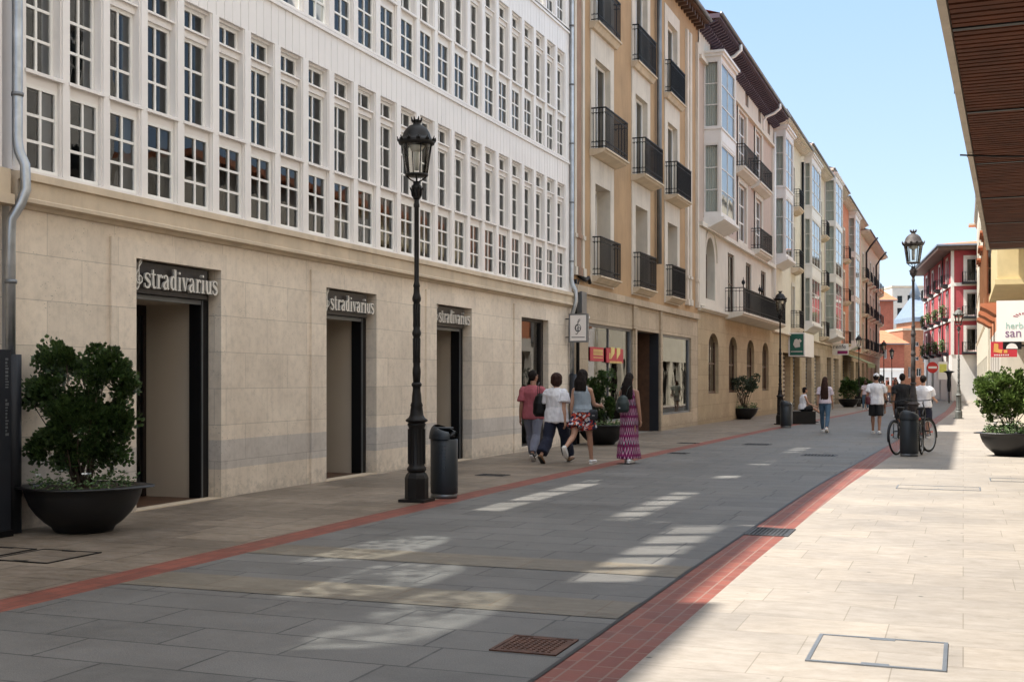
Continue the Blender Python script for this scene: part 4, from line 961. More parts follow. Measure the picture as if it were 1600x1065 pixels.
for (a, c, z0, z1) in sho: add_window(NR, a, z0, c-a, z1-z0, 2, 1, .12, .06, .06, M['greymetal'], M['shopglass'], name='display_window')
zcn = 4.1; wcan = 2.44
b = MB(); b.box(0, Ln, -wcan, 0, zcn+.05, zcn+.14)
cp = b.build('canopy', M['darkbrown'], NR)
b = MB(); n = int(Ln/.125)
rnd = random.Random(11)
for k in range(n):
    x = .02+k*.125; dz = rnd.random()*.004; b.box(x, x+.085, -wcan+.04, -.02, zcn-dz, zcn+.035)
b.build('soffit_slats', M['canopy_wood'], cp)
for k in range(12):
    b = MB(); b.box(k*3.05+1.2, k*3.05+1.26, -wcan+.04, 0, zcn-.012, zcn+.045); b.build('soffit_joint', M['black'], cp)
b = MB(); b.box(-.05, Ln, -wcan-.03, -wcan+.03, zcn-.02, zcn+.17); b.box(-.06, .0, -wcan+.03, 0, zcn-.02, zcn+.17); b.build('canopy_fascia', M['palestone'], cp)
b = MB()
for k in range(10): b.box(k*3.4+.8, k*3.4+.82, -wcan-.036, -wcan-.03, zcn-.025, zcn+.17)
b.build('fascia_joint', M['darkbrown'], cp)
t = thing('hanging_cable', 'black cable sagging across the underside of the slatted canopy', 'cable', (0, 0, 0))
# locate along the canopy edge at picture row 235
zc_ = F*(zcn-1.5)/(HZ-238); q = GD(1503, zc_)
e0 = Vector((q.x-.02, q.y, zcn-.05)); pts = []
for k in range(15):
    s_ = k/14.0; pts.append((e0.x+s_*2.4*math.cos(-RA)+0, e0.y-s_*2.4*math.sin(-RA)-.12*math.sin(s_*3.14)-s_*.1, zcn-.03-.10*math.sin(math.pi*min(1, s_*1.1))))
bar_round('cable', M['black'], t, pts, .011, 6)
# golden building with the flat bay, beyond the canopy
R2 = right('golden_building', 'golden yellow building front with a flat boxed bay just beyond the canopy', 46.0, 2.3, 0)
b = MB(); wall(b, 0, 18, -.8, 7.6, [(2+k*4, 4.6+k*4, -.8, 3.0) for k in range(4)], .3); sidewalls(b, 0, 18, 7.6); b.build('wall', M['creamC'], R2)
gold = plain('gold_render', (.62, .50, .27), .8, var=.1)
b = MB()
b.box(0, 8.5, -1.38, 0, 4.35, 6.1); b.box(-.05, 8.6, -1.48, 0, 6.1, 6.22); b.box(-.05, 8.6, -1.45, 0, 4.2, 4.35); b.box(8.5, 8.54, -1.3, -.1, 5.65, 5.8); b.build('boxed_bay', gold, R2)
b = MB(); b.box(8.7, 9.3, -1.25, -.2, 5.3, 6.9); b.build('air_vent_tower', M['white'], R2)
b = MB(); b.box(0, 18, -.3, 10, 7.6, 7.8); b.build('roof', M['tile'], R2)
b = MB(); b.box(0, 18, .6, .7, -.7, 7.5); b.build('interior', M['roomlight'], R2)
# white cloth banner panel and signs
t = thing('herbalist_sign', 'white hanging shop sign with red leaf fan and violet lettering at the right edge', 'sign', tuple(GD(1557, 31.0)), 0)
k_ = 31.0/F; wS = 88*k_; zt_ = ZD(432, 31)-gz(31); zb_ = ZD(533, 31)-gz(31); zm = ZD(478, 31)-gz(31)
b = MB(); b.box(0, wS, -.05, .05, zb_, zm+.14); b.build('sign_board', M['white'], t)
b = MB()
for k in range(7):
    a_ = R(150-k*20); cx_, cz_ = 38*k_, ZD(497, 31)-gz(31)
    b.add([(cx_+.13*math.cos(a_-.07), -.053, cz_-.02+.13*math.sin(a_-.07)*.8), (cx_+.26*math.cos(a_-.09), -.053, cz_+.26*math.sin(a_-.09)*.6-.02), (cx_+.26*math.cos(a_+.09), -.053, cz_+.26*math.sin(a_+.09)*.6-.02), (cx_+.13*math.cos(a_+.07), -.053, cz_-.02+.13*math.sin(a_+.07)*.8)], [(0,1,2,3)])
b.build('emblem', plain('dark_red', (.3, .02, .05), .5, bd=0), t)
text_mesh('herboristería', .235, plain('pale_green', (.35, .55, .48), .5, bd=0), .002, name='lettering', parent=t, loc=(13*k_, -.054, ZD(513, 31)-gz(31)), sx=.95)
text_mesh('san alf', .32, plain('violet_ink', (.22, .12, .22), .5, bd=0), .002, name='lettering', parent=t, loc=(12*k_, -.054, ZD(526, 31)-gz(31)), sx=.95)
b = MB(); b.bar((wS, 0, zm-.1), (wS+.9, 0, zm-.1), .03); b.bar((wS, 0, zb_+.3), (wS+.9, 0, zb_+.3), .03); b.build('bracket', M['iron'], t)
t = thing('red_shop_sign', 'red projecting shop sign with an orange emblem, below and left of the white herbalist sign', 'sign', tuple(GD(1548, 40)), 0)
k_ = 40/F; g0 = gz(40)
rm = plain('shop_red', (.62, .04, .06), .5, bd=0); om = plain('shop_orange', (.85, .45, .12), .5, bd=0)
b = MB(); b.box(0, 38*k_, -.05, .05, ZD(557, 40)-g0, ZD(533, 40)-g0); b.build('sign_board', rm, t)
b = MB(); zr_ = ZD(549, 40)-g0; b.prism([(4*k_, zr_), (16*k_, zr_-.05), (17*k_, zr_+.07), (11*k_, zr_+.09), (11*k_, zr_+.26), (5*k_, zr_+.28)], -.056, -.051); b.box(19*k_, 24*k_, -.056, -.051, zr_-.04, zr_+.06)
b.build('emblem', om, t)
b = MB()
for q_ in range(7): b.box((5+q_*3.2)*k_, (7+q_*3.2)*k_, -.056, -.051, ZD(555, 40)-g0, ZD(553, 40)-g0)
b.build('printed_marks', M['white'], t)
b = MB(); b.bar((38*k_, 0, ZD(540, 40)-g0), (38*k_+1.0, 0, ZD(540, 40)-g0), .03); b.build('bracket', M['iron'], t)
t = thing('black_shop_sign', 'small black sign with a white fan emblem hanging under the white herbalist sign', 'sign', tuple(GD(1567, 36)), 0)
k_ = 36/F; g0 = gz(36)
b = MB(); b.box(0, 27*k_, -.05, .05, ZD(545, 36)-g0, ZD(533, 36)-g0); b.build('sign_board', M['black'], t)
b = MB(); cx_ = 13*k_; cz_ = ZD(544, 36)-g0
b.add([(cx_+.16*math.cos(math.pi*i/10), -.053, cz_+.16*math.sin(math.pi*i/10)) for i in range(11)], [tuple(range(11))]); b.build('emblem', M['white'], t)
b = MB(); b.bar((27*k_, 0, cz_+.1), (27*k_+.6, 0, cz_+.1), .03); b.build('bracket', M['iron'], t)
# terracotta building with wooden bays
R3 = right('terracotta_building', 'terracotta brick building with small wooden bays on the right, partly hidden by signs', 63.0, 1.22, 0)
M['bay_wood'] = plain('bay_wood', (.26, .13, .06), .6)
terr = plain('terracotta_render', (.50, .20, .10), .85, var=.1)
b = MB(); wall(b, 0, 17, 3.4, 9.3, [], .2); b.build('wall', terr, R3)
b = MB(); sidewalls(b, 0, 17, 9.3); b.build('side_wall', M['creamC'], R3)
b = MB(); wall(b, 0, 17, -.9, 3.4, [(1+k*4, 4+k*4, -.9, 2.8) for k in range(4)], .3); b.build('ground_floor_wall', M['apt'], R3)
for x in (1.5, 7.0, 12.5):
    mirador(R3, x, x+2.2, .5, [(4.6, 6.6)], 4.3, 6.9, 2, 1, 2, frm=M['bay_wood'], roof=terr)
b = MB(); b.box(0, 17, -.5, 8, 9.3, 9.5); b.build('roof', M['tile'], R3)
b = MB(); b.quad((0, .8, -.8), (17, .8, -.8), (17, .8, 3.3), (0, .8, 3.3)); b.build('interior', M['roomlight'], R3)
R4 = right('white_upper_house', 'white narrow house end with small windows above the terracotta building', 64.5, 1.25, 0)
b = MB(); wall(b, 0, 1.4, -1, 11.8, [(.3, 1.0, 5, 6.2), (.3, 1.0, 8, 9.4)], .2); sidewalls(b, 0, 1.4, 11.8); b.build('wall', M['white'], R4)
b = MB(); b.box(-.1, 1.5, -.4, 8, 11.8, 12.0); b.build('roof', M['tile'], R4)
# long cream building at the end of the right row
R5 = right('cream_cornice_building', 'sunlit cream building with an overhanging bracketed cornice, seen edge on at the right', 118.0, 1.15, 0)
L5 = 53.3; o5 = [(k*3.2+1, k*3.2+2.4, f, f+2.1) for k in range(16) for f in (4.6, 8.0, 11.4)]+[(k*3.2+.5, k*3.2+2.7, -1.1, 2.7) for k in range(16)]
crm = plain('sun_cream', (.62, .57, .46), .85, var=.12, vs=1.5, dirt=.3)
b = MB(); wall(b, 0, L5, -1.2, 15.2, o5, .25); sidewalls(b, 0, L5, 15.2); b.build('wall', crm, R5)
b = MB(); b.quad((0, .6, -1), (L5, .6, -1), (L5, .6, 15), (0, .6, 15)); b.build('interior', M['room'], R5)
b = MB()
for k in range(16):
    for f in (4.6, 8.0, 11.4): b.profx([(0, f-.25), (0, f), (-.07, f), (-.07, f-.1)], k*3.2+.8, k*3.2+2.6)
b.build('window_ledges', M['trim'], R5)
b = MB(); b.box(0, L5, -.22, 9, 15.45, 15.7); b.box(-.4, 1.5, -.7, .3, 15.3, 15.45)
for k in range(30): b.profx([(0, 15.0), (0, 15.44), (-.18, 15.44), (-.16, 15.3)], k*1.75+.4, k*1.75+.7)
b.build('cornice', crm, R5)
b = MB(); b.add([(0, -.25, 15.72), (L5, -.25, 15.72), (L5, 6, 17.6), (0, 6, 17.6)], [(0,1,2,3)]); b.build('roof', M['tile'], R5)
# ================================================================ the red building at the bend
zc = 110.0; cpt = GD(1487, zc); ang = TH-math.atan(461/F)         # the left face recedes at this yaw from the street axis
dirL = Vector((-math.sin(TH-math.atan(461/F)) , math.cos(TH-math.atan(461/F)), 0))
yaw = TH-math.atan(461/F)      # rotation of that direction from +Y, counter-clockwise
# local x runs from the far end of the left face towards the corner; y into the block
LR = 1.0
def pxdepth(px, d):            # distance along dirL from the corner whose picture column is px
    best = min([k*.1 for k in range(1, 900)], key=lambda s_: abs(proj_px(cpt+d*s_)-px)); return best
def proj_px(P_):
    zc_ = -P_.x*ST+P_.y*CT; xc_ = P_.x*CT+P_.y*ST; return 800+F*xc_/zc_
LR = pxdepth(1444, dirL); far_end = cpt+dirL*LR
RB = thing('red_building', 'crimson rendered corner building with white trim, dark deep eaves and plants on its balconies', 'building', (far_end.x, far_end.y, 0), yaw-H90)
ztr = ZD(392, zc); xs_ = [LR*(k+.5)/4 for k in range(4)]; wr = min(1.5, LR/4*.45)
flr = [4.0, 7.2, 10.3]
ops = [(x-wr/2, x+wr/2, f, f+2.2) for x in xs_ for f in flr]
b = MB(); wall(b, 0, LR, 3.7, ztr, ops, .2); b.build('side_wall', M['redE'], RB)
b = MB(); wall(b, 0, LR, -1.2, 3.7, [(x-wr/2, x+wr/2, -1.2, 2.9) for x in xs_], .2); b.build('ground_floor_wall', M['white'], RB)
b = MB()
for x in xs_:
    for f in flr: wall(b, x-wr/2-.22, x+wr/2+.22, f-.1, f+2.45, [(x-wr/2+.002, x+wr/2-.002, f, f+2.198)], .05, -.06)
for zz in (6.75, 9.9): b.box(0, LR, -.07, 0, zz, zz+.25)
b.box(LR-.2, LR+.06, -.06, 0, 3.7, ztr); b.box(0, .3, -.06, 0, 3.7, ztr); b.build('white_trim', M['pvc'], RB)
for x in xs_:
    for f in flr:
        add_window(RB, x-wr/2, f, wr, 2.2, 2, 1, .1, .08, .05, M['pvc'], M['glass'], M['curtain'])
        add_balcony(RB, x-wr/2-.3, x+wr/2+.3, f-.05, .55, .9, M['darkgrey'], step=.2, r=.02)
# front face: turn the local frame
FW = 12.0
fb = MB(); fops = [(1.25, 2.9, f, f+2.1) for f in flr]+[(6.0, 7.7, f, f+2.1) for f in flr]
wall(fb, 0, FW, 3.7, ztr, fops, .2); wall(fb, 0, FW, -1.2, 3.7, [(3.6, 6.2, -1.2, 2.8)], .2, mi=1)
fb.box(0, .2, -.06, 0, 3.7, ztr, 1)
for zz in (6.75, 9.9): fb.box(0, FW, -.07, 0, zz, zz+.3, 1)
for (a, c, z0, z1) in fops: wall(fb, a-.25, c+.25, z0-.1, z1+.25, [(a+.002, c-.002, z0, z1-.002)], .05, -.06, 1)
fb.box(0, FW, .8, .9, -1, ztr, 2)
FB = fb.build('front_wall', [M['redE'], M['pvc'], M['room']], RB, (LR, 0, 0), H90)
for (a, c, z0, z1) in fops:
    w_, p_ = window_meshes(c-a, z1-z0, 2, 1, .1, .05, M['pvc'], M['glass']); k = put('window', w_, RB, (LR-.12, a, z0), H90); put('pane', p_, k)
    s = MB(); s.box(-.4, c-a+.4, -.6, 0, -.25, -.05); k = s.build('balcony', M['darkgrey'], RB, (LR, a, z0), H90)
    s = MB(); railing(s, -.35, c-a+.35, 0, -.55, -.05, .9, .2, .02); s.build('railing', M['rail'], k)
b = MB(); b.quad((0, .8, -1), (LR-.8, .8, -1), (LR-.8, .8, ztr), (0, .8, ztr)); b.build('interior', M['room'], RB)
e = MB(); e.box(-1.0, LR+1.3, -1.3, FW, ztr+.0, ztr+.35); e.box(-1.05, LR+1.4, -1.4, FW, ztr+.35, ztr+.5, 1); e.build('eave', [M['door_wood'], M['slate']], RB)
e = MB(); e.add([(-1, -1.3, ztr+.51), (LR+1.3, -1.3, ztr+.51), (LR+1.3, FW, ztr+.51), (-1, FW, ztr+.51), (LR/2, FW/2, ztr+2.4)], [(0,1,4), (1,2,4), (2,3,4), (3,0,4)]); e.build('roof', M['tile'], RB)
for x in (xs_[0]+LR/8, xs_[2]+LR/8-.05): 
    b = MB(); b.tube([(x, -.1, ztr), (x, -.1, 3)], .06); b.build('drainpipe', M['greymetal'], RB)
# ================================================================ far side of the square
def farb(name, label, px0, px1, pyt, zc, wm, roof=None, rh=0, pyroof=None, deep=10, wins=(), frm='white', cat='building'):
    a = GD(px0, zc); c = GD(px1, zc); w = (c-a).length; H_ = ZD(pyt, zc)
    t = thing(name, label, cat, (a.x, a.y, 0), TH); k = zc/F
    ops = [((p0-px0)*k, (p1-px0)*k, ZD(q1, zc), ZD(q0, zc)) for (p0, p1, q0, q1) in wins]
    b = MB(); wall(b, 0, w, -1.8, H_, ops, .25); sidewalls(b, 0, w, H_, deep, z0=-1.8); b.build('wall', wm, t)
    for (x0, x1, z0, z1) in ops: add_window(t, x0, z0, x1-x0, z1-z0, 2, 1, .18, .07, .05, M[frm], M['glass'])
    b = MB(); b.quad((.05, .9, -1.7), (w-.05, .9, -1.7), (w-.05, .9, H_-.05), (.05, .9, H_-.05)); b.build('interior', M['room'], t)
    b = MB()
    if roof:
        zr = ZD(pyroof, zc+deep/2) if pyroof else H_+rh
        b.box(-.5, w+.5, -.6, deep+.5, H_, H_+.15, 1); b.add([(-.5, -.6, H_+.151), (w+.5, -.6, H_+.151), (w+.5, deep+.5, H_+.151), (-.5, deep+.5, H_+.151), (w*.3, deep*.5, zr), (w*.7, deep*.5, zr)], [(0,1,5,4), (1,2,5), (2,3,4,5), (3,0,4)])
        b.build('roof', [roof, M['greymetal']], t)
    else: b.box(-.1, w+.1, -.1, deep+.1, H_, H_+.3); b.build('roof', M['trim'], t)
    return t
farb('apartment_block', 'pale grey apartment block with square dark windows far behind the square', 1394, 1462, 449, 205, M['apt'], deep=14,
     wins=[(1402, 1410, 462, 473), (1402, 1410, 481, 493), (1402, 1410, 500, 512), (1418, 1423, 461, 470), (1418, 1423, 481, 490), (1432, 1438, 470, 478)], frm='darkgrey')
farb('dark_brick_house', 'dark red brick house with a low orange roof behind the left row', 1372, 1396, 470, 190, M['brick'], M['tile'], 0, 450, wins=[(1373, 1376, 478, 492), (1373, 1376, 498, 510)], frm='pvc')
farb('low_brick_house', 'low red brick house with orange tile roof and a white ground floor', 1370, 1413, 538, 160, M['brick'], M['tile'], 0, 516, wins=[(1381, 1386, 546, 560), (1391, 1396, 546, 560), (1384, 1389, 578, 594), (1393, 1398, 578, 594)], frm='pvc')
t = thing('white_shopfront', 'white painted shopfront at the foot of the low brick house', 'shopfront', tuple(GD(1374, 158.5)), TH)
b = MB(); wall(b, 0, 38*158.5/F, -.5, 3.55, [(.8, 1.3, 0, 2.4), (1.7, 2.3, 0, 2.4)], .1); b.box(0, 38*158.5/F, -.12, 0, 3.3, 3.6); b.build('wall', M['white'], t)
farb('orange_brick_block', 'orange brick block with small square windows and a flat top beside the red building', 1411, 1450, 516, 165, M['brick2'], deep=12,
     wins=[(1428, 1436, 534, 541), (1428, 1436, 557, 563), (1442, 1447, 531, 545), (1442, 1447, 553, 566), (1419, 1424, 573, 590), (1432, 1440, 575, 588)], frm='pvc')
t = thing('slate_roof_house', 'house with a steep blue grey roof and small turret left of the red building', 'building', tuple(GD(1428, 175)), TH)
k = 175/F; h0 = ZD(494, 175); h1 = ZD(487, 175); h2 = ZD(452, 175)
b = MB(); b.box(0, 24*k, 0, 8, -1, h0); b.build('wall', M['brick2'], t)
b = MB(); b.box(-.3, 24*k, -.4, 8.2, h0, h1); b.add([(-.3, -.3, h1), (24*k, -.3, h1), (24*k, 4, h2), (10*k, 4, h2), (24*k, 8, h1), (-.3, 8, h1)], [(0,1,2,3), (0,3,5), (3,2,4,5)]); b.build('roof', M['slate'], t)
b = MB(); b.lathe([(.7, h2-2), (.7, h2+.2), (.9, h2+.25), (.05, h2+2.2)], 10, 0, (16*k, 4, 0)); b.build('turret', M['slate'], t)
# ================================================================ street lamps
M['sunlit_iron'] = plain('sunlit_iron', (.055, .045, .042), .65, 0, var=.4, vs=6)  # lighter copy of the black iron, sunlight put into its colour
M['weathered_iron'] = plain('weathered_iron', (.12, .125, .115), .65, 0, var=.3, vs=6)
def make_lamp(label, iron):
    t = thing('street_lamp', label, 'street lamp', group='cast iron lantern posts along the street')
    b = MB(); b.box(-.17, .17, -.17, .17, -.02, .035)
    b.lathe([(.145, .035), (.145, .29), (.13, .33), (.105, .36)], 8, 0, (0,0,0), False, math.pi/8)
    b.build('base', iron, t)
    b = MB()
    b.lathe([(.10, .36), (.115, .38), (.12, .40), (.112, .42), (.098, .44), (.098, .90), (.104, .92), (.112, .935), (.112, .955), (.10, .965)], 12, 0, (0,0,0), True, 0)
    for k in range(12):
        a = 2*math.pi*k/12; b.box(math.cos(a)*.101-.006, math.cos(a)*.101+.006, math.sin(a)*.101-.006, math.sin(a)*.101+.006, .46, .89)
    b.lathe([(.10, .965), (.135, .985), (.138, 1.0), (.10, 1.03), (.085, 1.06), (.078, 1.12), (.072, 1.16), (.078, 1.18), (.062, 1.22), (.058, 1.30), (.05, 1.36), (.048, 1.40), (.062, 1.42), (.064, 1.44), (.05, 1.46)], 20)
    b.lathe([(.043, 1.46), (.052, 1.58), (.05, 1.62), (.043, 1.66), (.042, 2.02), (.052, 2.04), (.056, 2.06), (.05, 2.09), (.042, 2.11), (.040, 2.44), (.052, 2.46), (.055, 2.49), (.048, 2.52), (.04, 2.55), (.036, 2.62), (.044, 2.64), (.036, 2.67), (.030, 2.70), (.029, 3.60), (.036, 3.61), (.036, 3.64), (.03, 3.66), (.03, 3.70)], 14)
    for z0, z1, r_ in ((1.70, 2.0, .043), (2.14, 2.42, .041)):
        for k in range(10):
            a = 2*math.pi*k/10; b.tube([(math.cos(a)*r_, math.sin(a)*r_, z0), (math.cos(a+.5)*r_, math.sin(a+.5)*r_, z1)], .006, 5)
    b.build('column', iron, t)
    b = MB(); b.lathe([(.034, 3.70), (.05, 3.73), (.046, 3.76), (.052, 3.80), (.066, 3.84), (.060, 3.87), (.04, 3.885), (.045, 3.92)], 14)
    for k in range(8):
        a = 2*math.pi*k/8; b.tube([(math.cos(a)*.05, math.sin(a)*.05, 3.74), (math.cos(a)*.062, math.sin(a)*.062, 3.80), (math.cos(a)*.085, math.sin(a)*.085, 3.845), (math.cos(a)*.08, math.sin(a)*.08, 3.82)], [.014, .014, .01, .006], 6)
    b.build('capital', iron, t)
    b = MB()
    for k in range(4):
        a = 2*math.pi*k/4+.4; b.tube([(math.cos(a)*.03, math.sin(a)*.03, 3.92), (math.cos(a)*.07, math.sin(a)*.07, 3.94), (math.cos(a)*.12, math.sin(a)*.12, 3.985)], .009, 6)
    b.lathe([(.13, 3.985), (.142, 3.99), (.142, 4.01), (.13, 4.015), (.118, 4.0)], 24)
    for k in range(6):
        a = 2*math.pi*k/6+.2; b.tube([(math.cos(a)*.132, math.sin(a)*.132, 4.0), (math.cos(a)*.188, math.sin(a)*.188, 4.37)], .0075, 5)
    b.build('lantern_frame', iron, t)
    g = MB(); n = 24; vs = []
    for z, r in ((4.01, .126), (4.37, .182)):
        vs += [(r*math.cos(2*math.pi*k/n), r*math.sin(2*math.pi*k/n), z) for k in range(n)]
    g.add(vs, [(k, (k+1) % n, n+(k+1) % n, n+k) for k in range(n)], 0, True); g.build('lantern_glass', M['lampglass'], t)
    g = MB(); g.lathe([(.02, 4.28), (.07, 4.30), (.10, 4.36)], 14); g.tube([(0, 0, 4.06), (0, 0, 4.28)], [.028, .035], 10); g.build('lamp_bulb', M['lampwhite'], t)
    b = MB(); b.lathe([(.186, 4.365), (.215, 4.375), (.225, 4.40), (.218, 4.425), (.20, 4.43), (.175, 4.47), (.16, 4.52), (.13, 4.565), (.09, 4.60), (.05, 4.615), (.042, 4.64), (.052, 4.65), (.045, 4.66)], 28)
    rf = b.build('lantern_roof', iron, t)
    b = MB()
    for k in range(12):
        a = 2*math.pi*k/12; c, s = math.cos(a), math.sin(a); ux, uy = -s, c
        for q, h in ((-.022, .03), (0, .055), (.022, .03)):
            b.tube([(c*.222+ux*q*.6, s*.222+uy*q*.6, 4.41), (c*.236+ux*q, s*.236+uy*q, 4.41+h), ], [.012, .005], 5)
    for k in range(8):
        a = 2*math.pi*k/8; c, s = math.cos(a), math.sin(a); b.tube([(c*.045, s*.045, 4.65), (c*.062, s*.062, 4.675), (c*.072, s*.072, 4.71)], [.014, .012, .004], 5)
    b.lathe([(.045, 4.65), (.055, 4.665), (.03, 4.68)], 12); b.build('crown', iron, rf)
    return t
M['lampwhite'] = plain('lamp_white', (.6, .6, .56), .5, bd=0)
L0 = make_lamp('nearest black lamp post with crowned lantern, left, beside the round litter bin', M['iron'])
L0.location = G(651, 783)
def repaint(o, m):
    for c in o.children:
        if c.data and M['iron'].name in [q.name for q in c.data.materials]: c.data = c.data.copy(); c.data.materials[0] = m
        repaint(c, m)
def lamp(p, lab, s=1.0, rz=0, paint=None):
    o = copy_tree(L0)
    if paint: repaint(o, paint)
    o.location = p; o['label'] = lab; o.scale = (s, s, s); o.rotation_euler = (0, 0, rz); return o
lamp(G(1219, 663), 'black lamp post standing in front of the white arched building, beside a slim bin', 1.02, .5)
lamp(G(1427, 704), 'lamp post on the right with two bicycles leaning against its foot', 1.02, .9, M['sunlit_iron'])
lamp(G(1342, 635), 'lamp post on the left behind the man in the white cap, near the olive awning', 1.0, .2)
lamp(GD(1498, 51.5), 'grey green lamp post on the right pavement in front of the red building', 1.0, .3, M['weathered_iron'])
lamp(GD(1381, 90), 'thin distant lamp post in front of the low brick house, left of two', 1.0, .7)
lamp(GD(1393.5, 108), 'thin distant lamp post in front of the low brick house, right of two', 1.0, .1)
t = thing('signpost', 'no entry sign on a pole in front of the red building', 'traffic sign', tuple(GD(1457, 92)), TH)
b = MB(); b.tube([(0, .06, -.1), (0, .06, 2.95)], .04); b.build('pole', M['greymetal'], t)
b = MB(); n = 24; b.prism([(.42*math.cos(2*math.pi*k/n), 2.75+.42*math.sin(2*math.pi*k/n)) for k in range(n)], -.02, .02); d_ = b.build('sign_disc', plain('sign_red', (.55, .02, .02), .4, bd=0), t)
b = MB(); b.box(-.32, .32, -.03, -.021, 2.67, 2.83); b.build('sign_bar', M['white'], d_)
t = thing('round_sign', 'dark round sign on a post at the end of the sand coloured building', 'traffic sign', tuple(GD(1375, 112)), TH)
b = MB(); b.tube([(0, .06, -.1), (0, .06, 2.3)], .05); b.build('pole', M['black'], t)
b = MB(); n = 20; b.prism([(.33*math.cos(2*math.pi*k/n), 2.05+.33*math.sin(2*math.pi*k/n)) for k in range(n)], -.02, .02); b.build('sign_disc', M['darkgrey'], t)
t = thing('parasol', 'closed dark parasol on a post outside the red building', 'parasol', tuple(GD(1483, 96)), 0)
b = MB(); b.tube([(0, 0, -.1), (0, 0, 2.6)], .05); b.build('pole', M['darkgrey'], t)
b = MB(); b.loft([(0,0,.9,.10,.1),(0,0,1.4,.16,.14),(0,0,2.0,.13,.12),(0,0,2.35,.2,.2),(0,0,2.5,.45,.4),(0,0,2.56,.1,.1)], 10); b.build('folded_canopy', M['darkgrey'], t)
t = thing('menu_board', 'white hanging board with yellow patch on the white ground floor of the red building', 'sign', tuple(GD(1466, 103)), TH)
b = MB(); b.box(0, .8, 0, .08, 1.9, 3.4); d_ = b.build('board', M['white'], t)
b = MB(); b.box(.1, .7, -.012, -.001, 2.5, 3.2); b.build('printed_panel', plain('sign_yellow', (.7, .7, .15), .5, bd=0), d_)
# ================================================================ litter bins
def bin_(loc, label, rz):
    t = thing('litter_bin', label, 'litter bin', loc, rz, 'round grey litter bins beside lamp posts')
    def oval(z, s): return [(0, 0, z, .185*s, .165*s)]
    b = MB(); b.loft([(0,0,0,.175,.155),(0,0,.06,.175,.155)], 28); b.build('foot', M['greymetal'], t)
    b = MB(); b.loft([(0,0,.061,.182,.162),(0,0,.07,.186,.166),(0,0,.74,.186,.166),(0,0,.745,.180,.160)], 32)
    for k in range(9):
        a = R(200+k*5.5*2.4)
    body = b.build('bin_body', M['binm'], t)
    b = MB()
    for c in range(3):
        for r_ in range(9):
            a = R(-62+c*13); x, y = .187*math.cos(a), .167*math.sin(a); z = .66-r_*.042
            b.ball((x, y, z), (.006, .006, .009), 6, 4)
    b.build('punched_holes', M['black'], body)
    # hood: tilted half shell, open on one side
    b = MB(); vs = []; fs = []; n = 24; m = 7
    for j in range(m+1):
        ph = j/m
        for k in range(n+1):
            a = R(60)+2*math.pi*(k/n)*.78
            r_ = 1.0-.0*ph; z = .745+.13*math.sin(ph*math.pi/2)+(.05*math.cos(a-R(200)) if ph > .2 else 0)*ph
            q = math.cos(ph*math.pi/2*.55)
            vs.append((.205*math.cos(a)*q, .185*math.sin(a)*q, z))
    for j in range(m):
        for k in range(n): fs.append((j*(n+1)+k, j*(n+1)+k+1, (j+1)*(n+1)+k+1, (j+1)*(n+1)+k))
    b.add(vs, fs, 0, True); b.loft([(0,0,.878,.135,.12),(0,0,.892,.12,.11)], 24); b.build('hood', M['binm'], t)
    b = MB(); b.loft([(0,0,.70,.165,.145),(0,0,.744,.165,.145)], 20); b.tube([(.1, .03, .72), (.15, .02, .80), (.12, -.05, .76)], [.04, .05, .02], 7); b.build('bin_liner', M['apt'] if rz == 0 else M['black'], t)
    return t
M['binm'] = plain('bin_paint', (.022, .028, .034), .45, .1, var=.15, bs=90, bd=.0008, dirt=0)
bin_(tuple(G(694, 777)), 'round dark grey litter bin with raised hood beside the nearest lamp post', -.5)
bin_(tuple(GD(1228, 40.6)), 'small dark litter bin behind the second lamp post on the left pavement', 0)
bin_(tuple(GD(1420.5, 24.45)), 'dark litter bin directly before the right hand lamp post, between the two bicycles', .6)
# ================================================================ planters and shrubs
def planter(loc, label, s=1.0, rz=0):
    t = thing('planter', label, 'planter', loc, rz, 'wide black bowl planters')
    b = MB(); pr = [(.27, 0), (.285, .02), (.30, .05), (.37, .10), (.45, .18), (.51, .27), (.545, .36), (.56, .43), (.585, .435), (.585, .45), (.56, .455), (.535, .45), (.52, .36), (.3, .3)]
    b.lathe([(r*s, z*s) for r, z in pr], 44); b.build('bowl', M['black_plastic'], t)
    b = MB(); n = 44; vs = []
    for z in (.452, .436):
        for k in range(n):
            a = 2*math.pi*k/n; r = .575+.12*abs(math.cos(a))**6; vs.append((r*s*math.cos(a), (.575*s)*math.sin(a), z*s))
    for k in range(n):
        a = 2*math.pi*k/n; vs.append((.54*s*math.cos(a), .54*s*math.sin(a), .455*s))
    b.add(vs, [(k, (k+1) % n, 2*n+(k+1) % n, 2*n+k) for k in range(n)]+[(n+k, n+(k+1) % n, (k+1) % n, k) for k in range(n)], 0, True)
    b.build('rim', M['black_plastic'], t)
    b = MB(); vs = [(0, 0, .43*s)]; rings = 5; n = 28
    for j in range(1, rings+1):
        for k in range(n):
            a = 2*math.pi*k/n; r = .53*s*j/rings; vs.append((r*math.cos(a), r*math.sin(a), (.425+.03*noise.noise((r*9*math.cos(a), r*9*math.sin(a), 1.3)))*s))
    fs = [(0, 1+k, 1+(k+1) % n) for k in range(n)]
    for j in range(rings-1):
        for k in range(n): fs.append((1+j*n+k, 1+(j+1)*n+k, 1+(j+1)*n+(k+1) % n, 1+j*n+(k+1) % n))
    b.add(vs, fs, 0, True); b.build('soil', M['soil'], t)
    return t
M['black_plastic'] = plain('black_bowl', (.006, .006, .007), .42, var=.2, vs=5, bs=30, bd=.001)
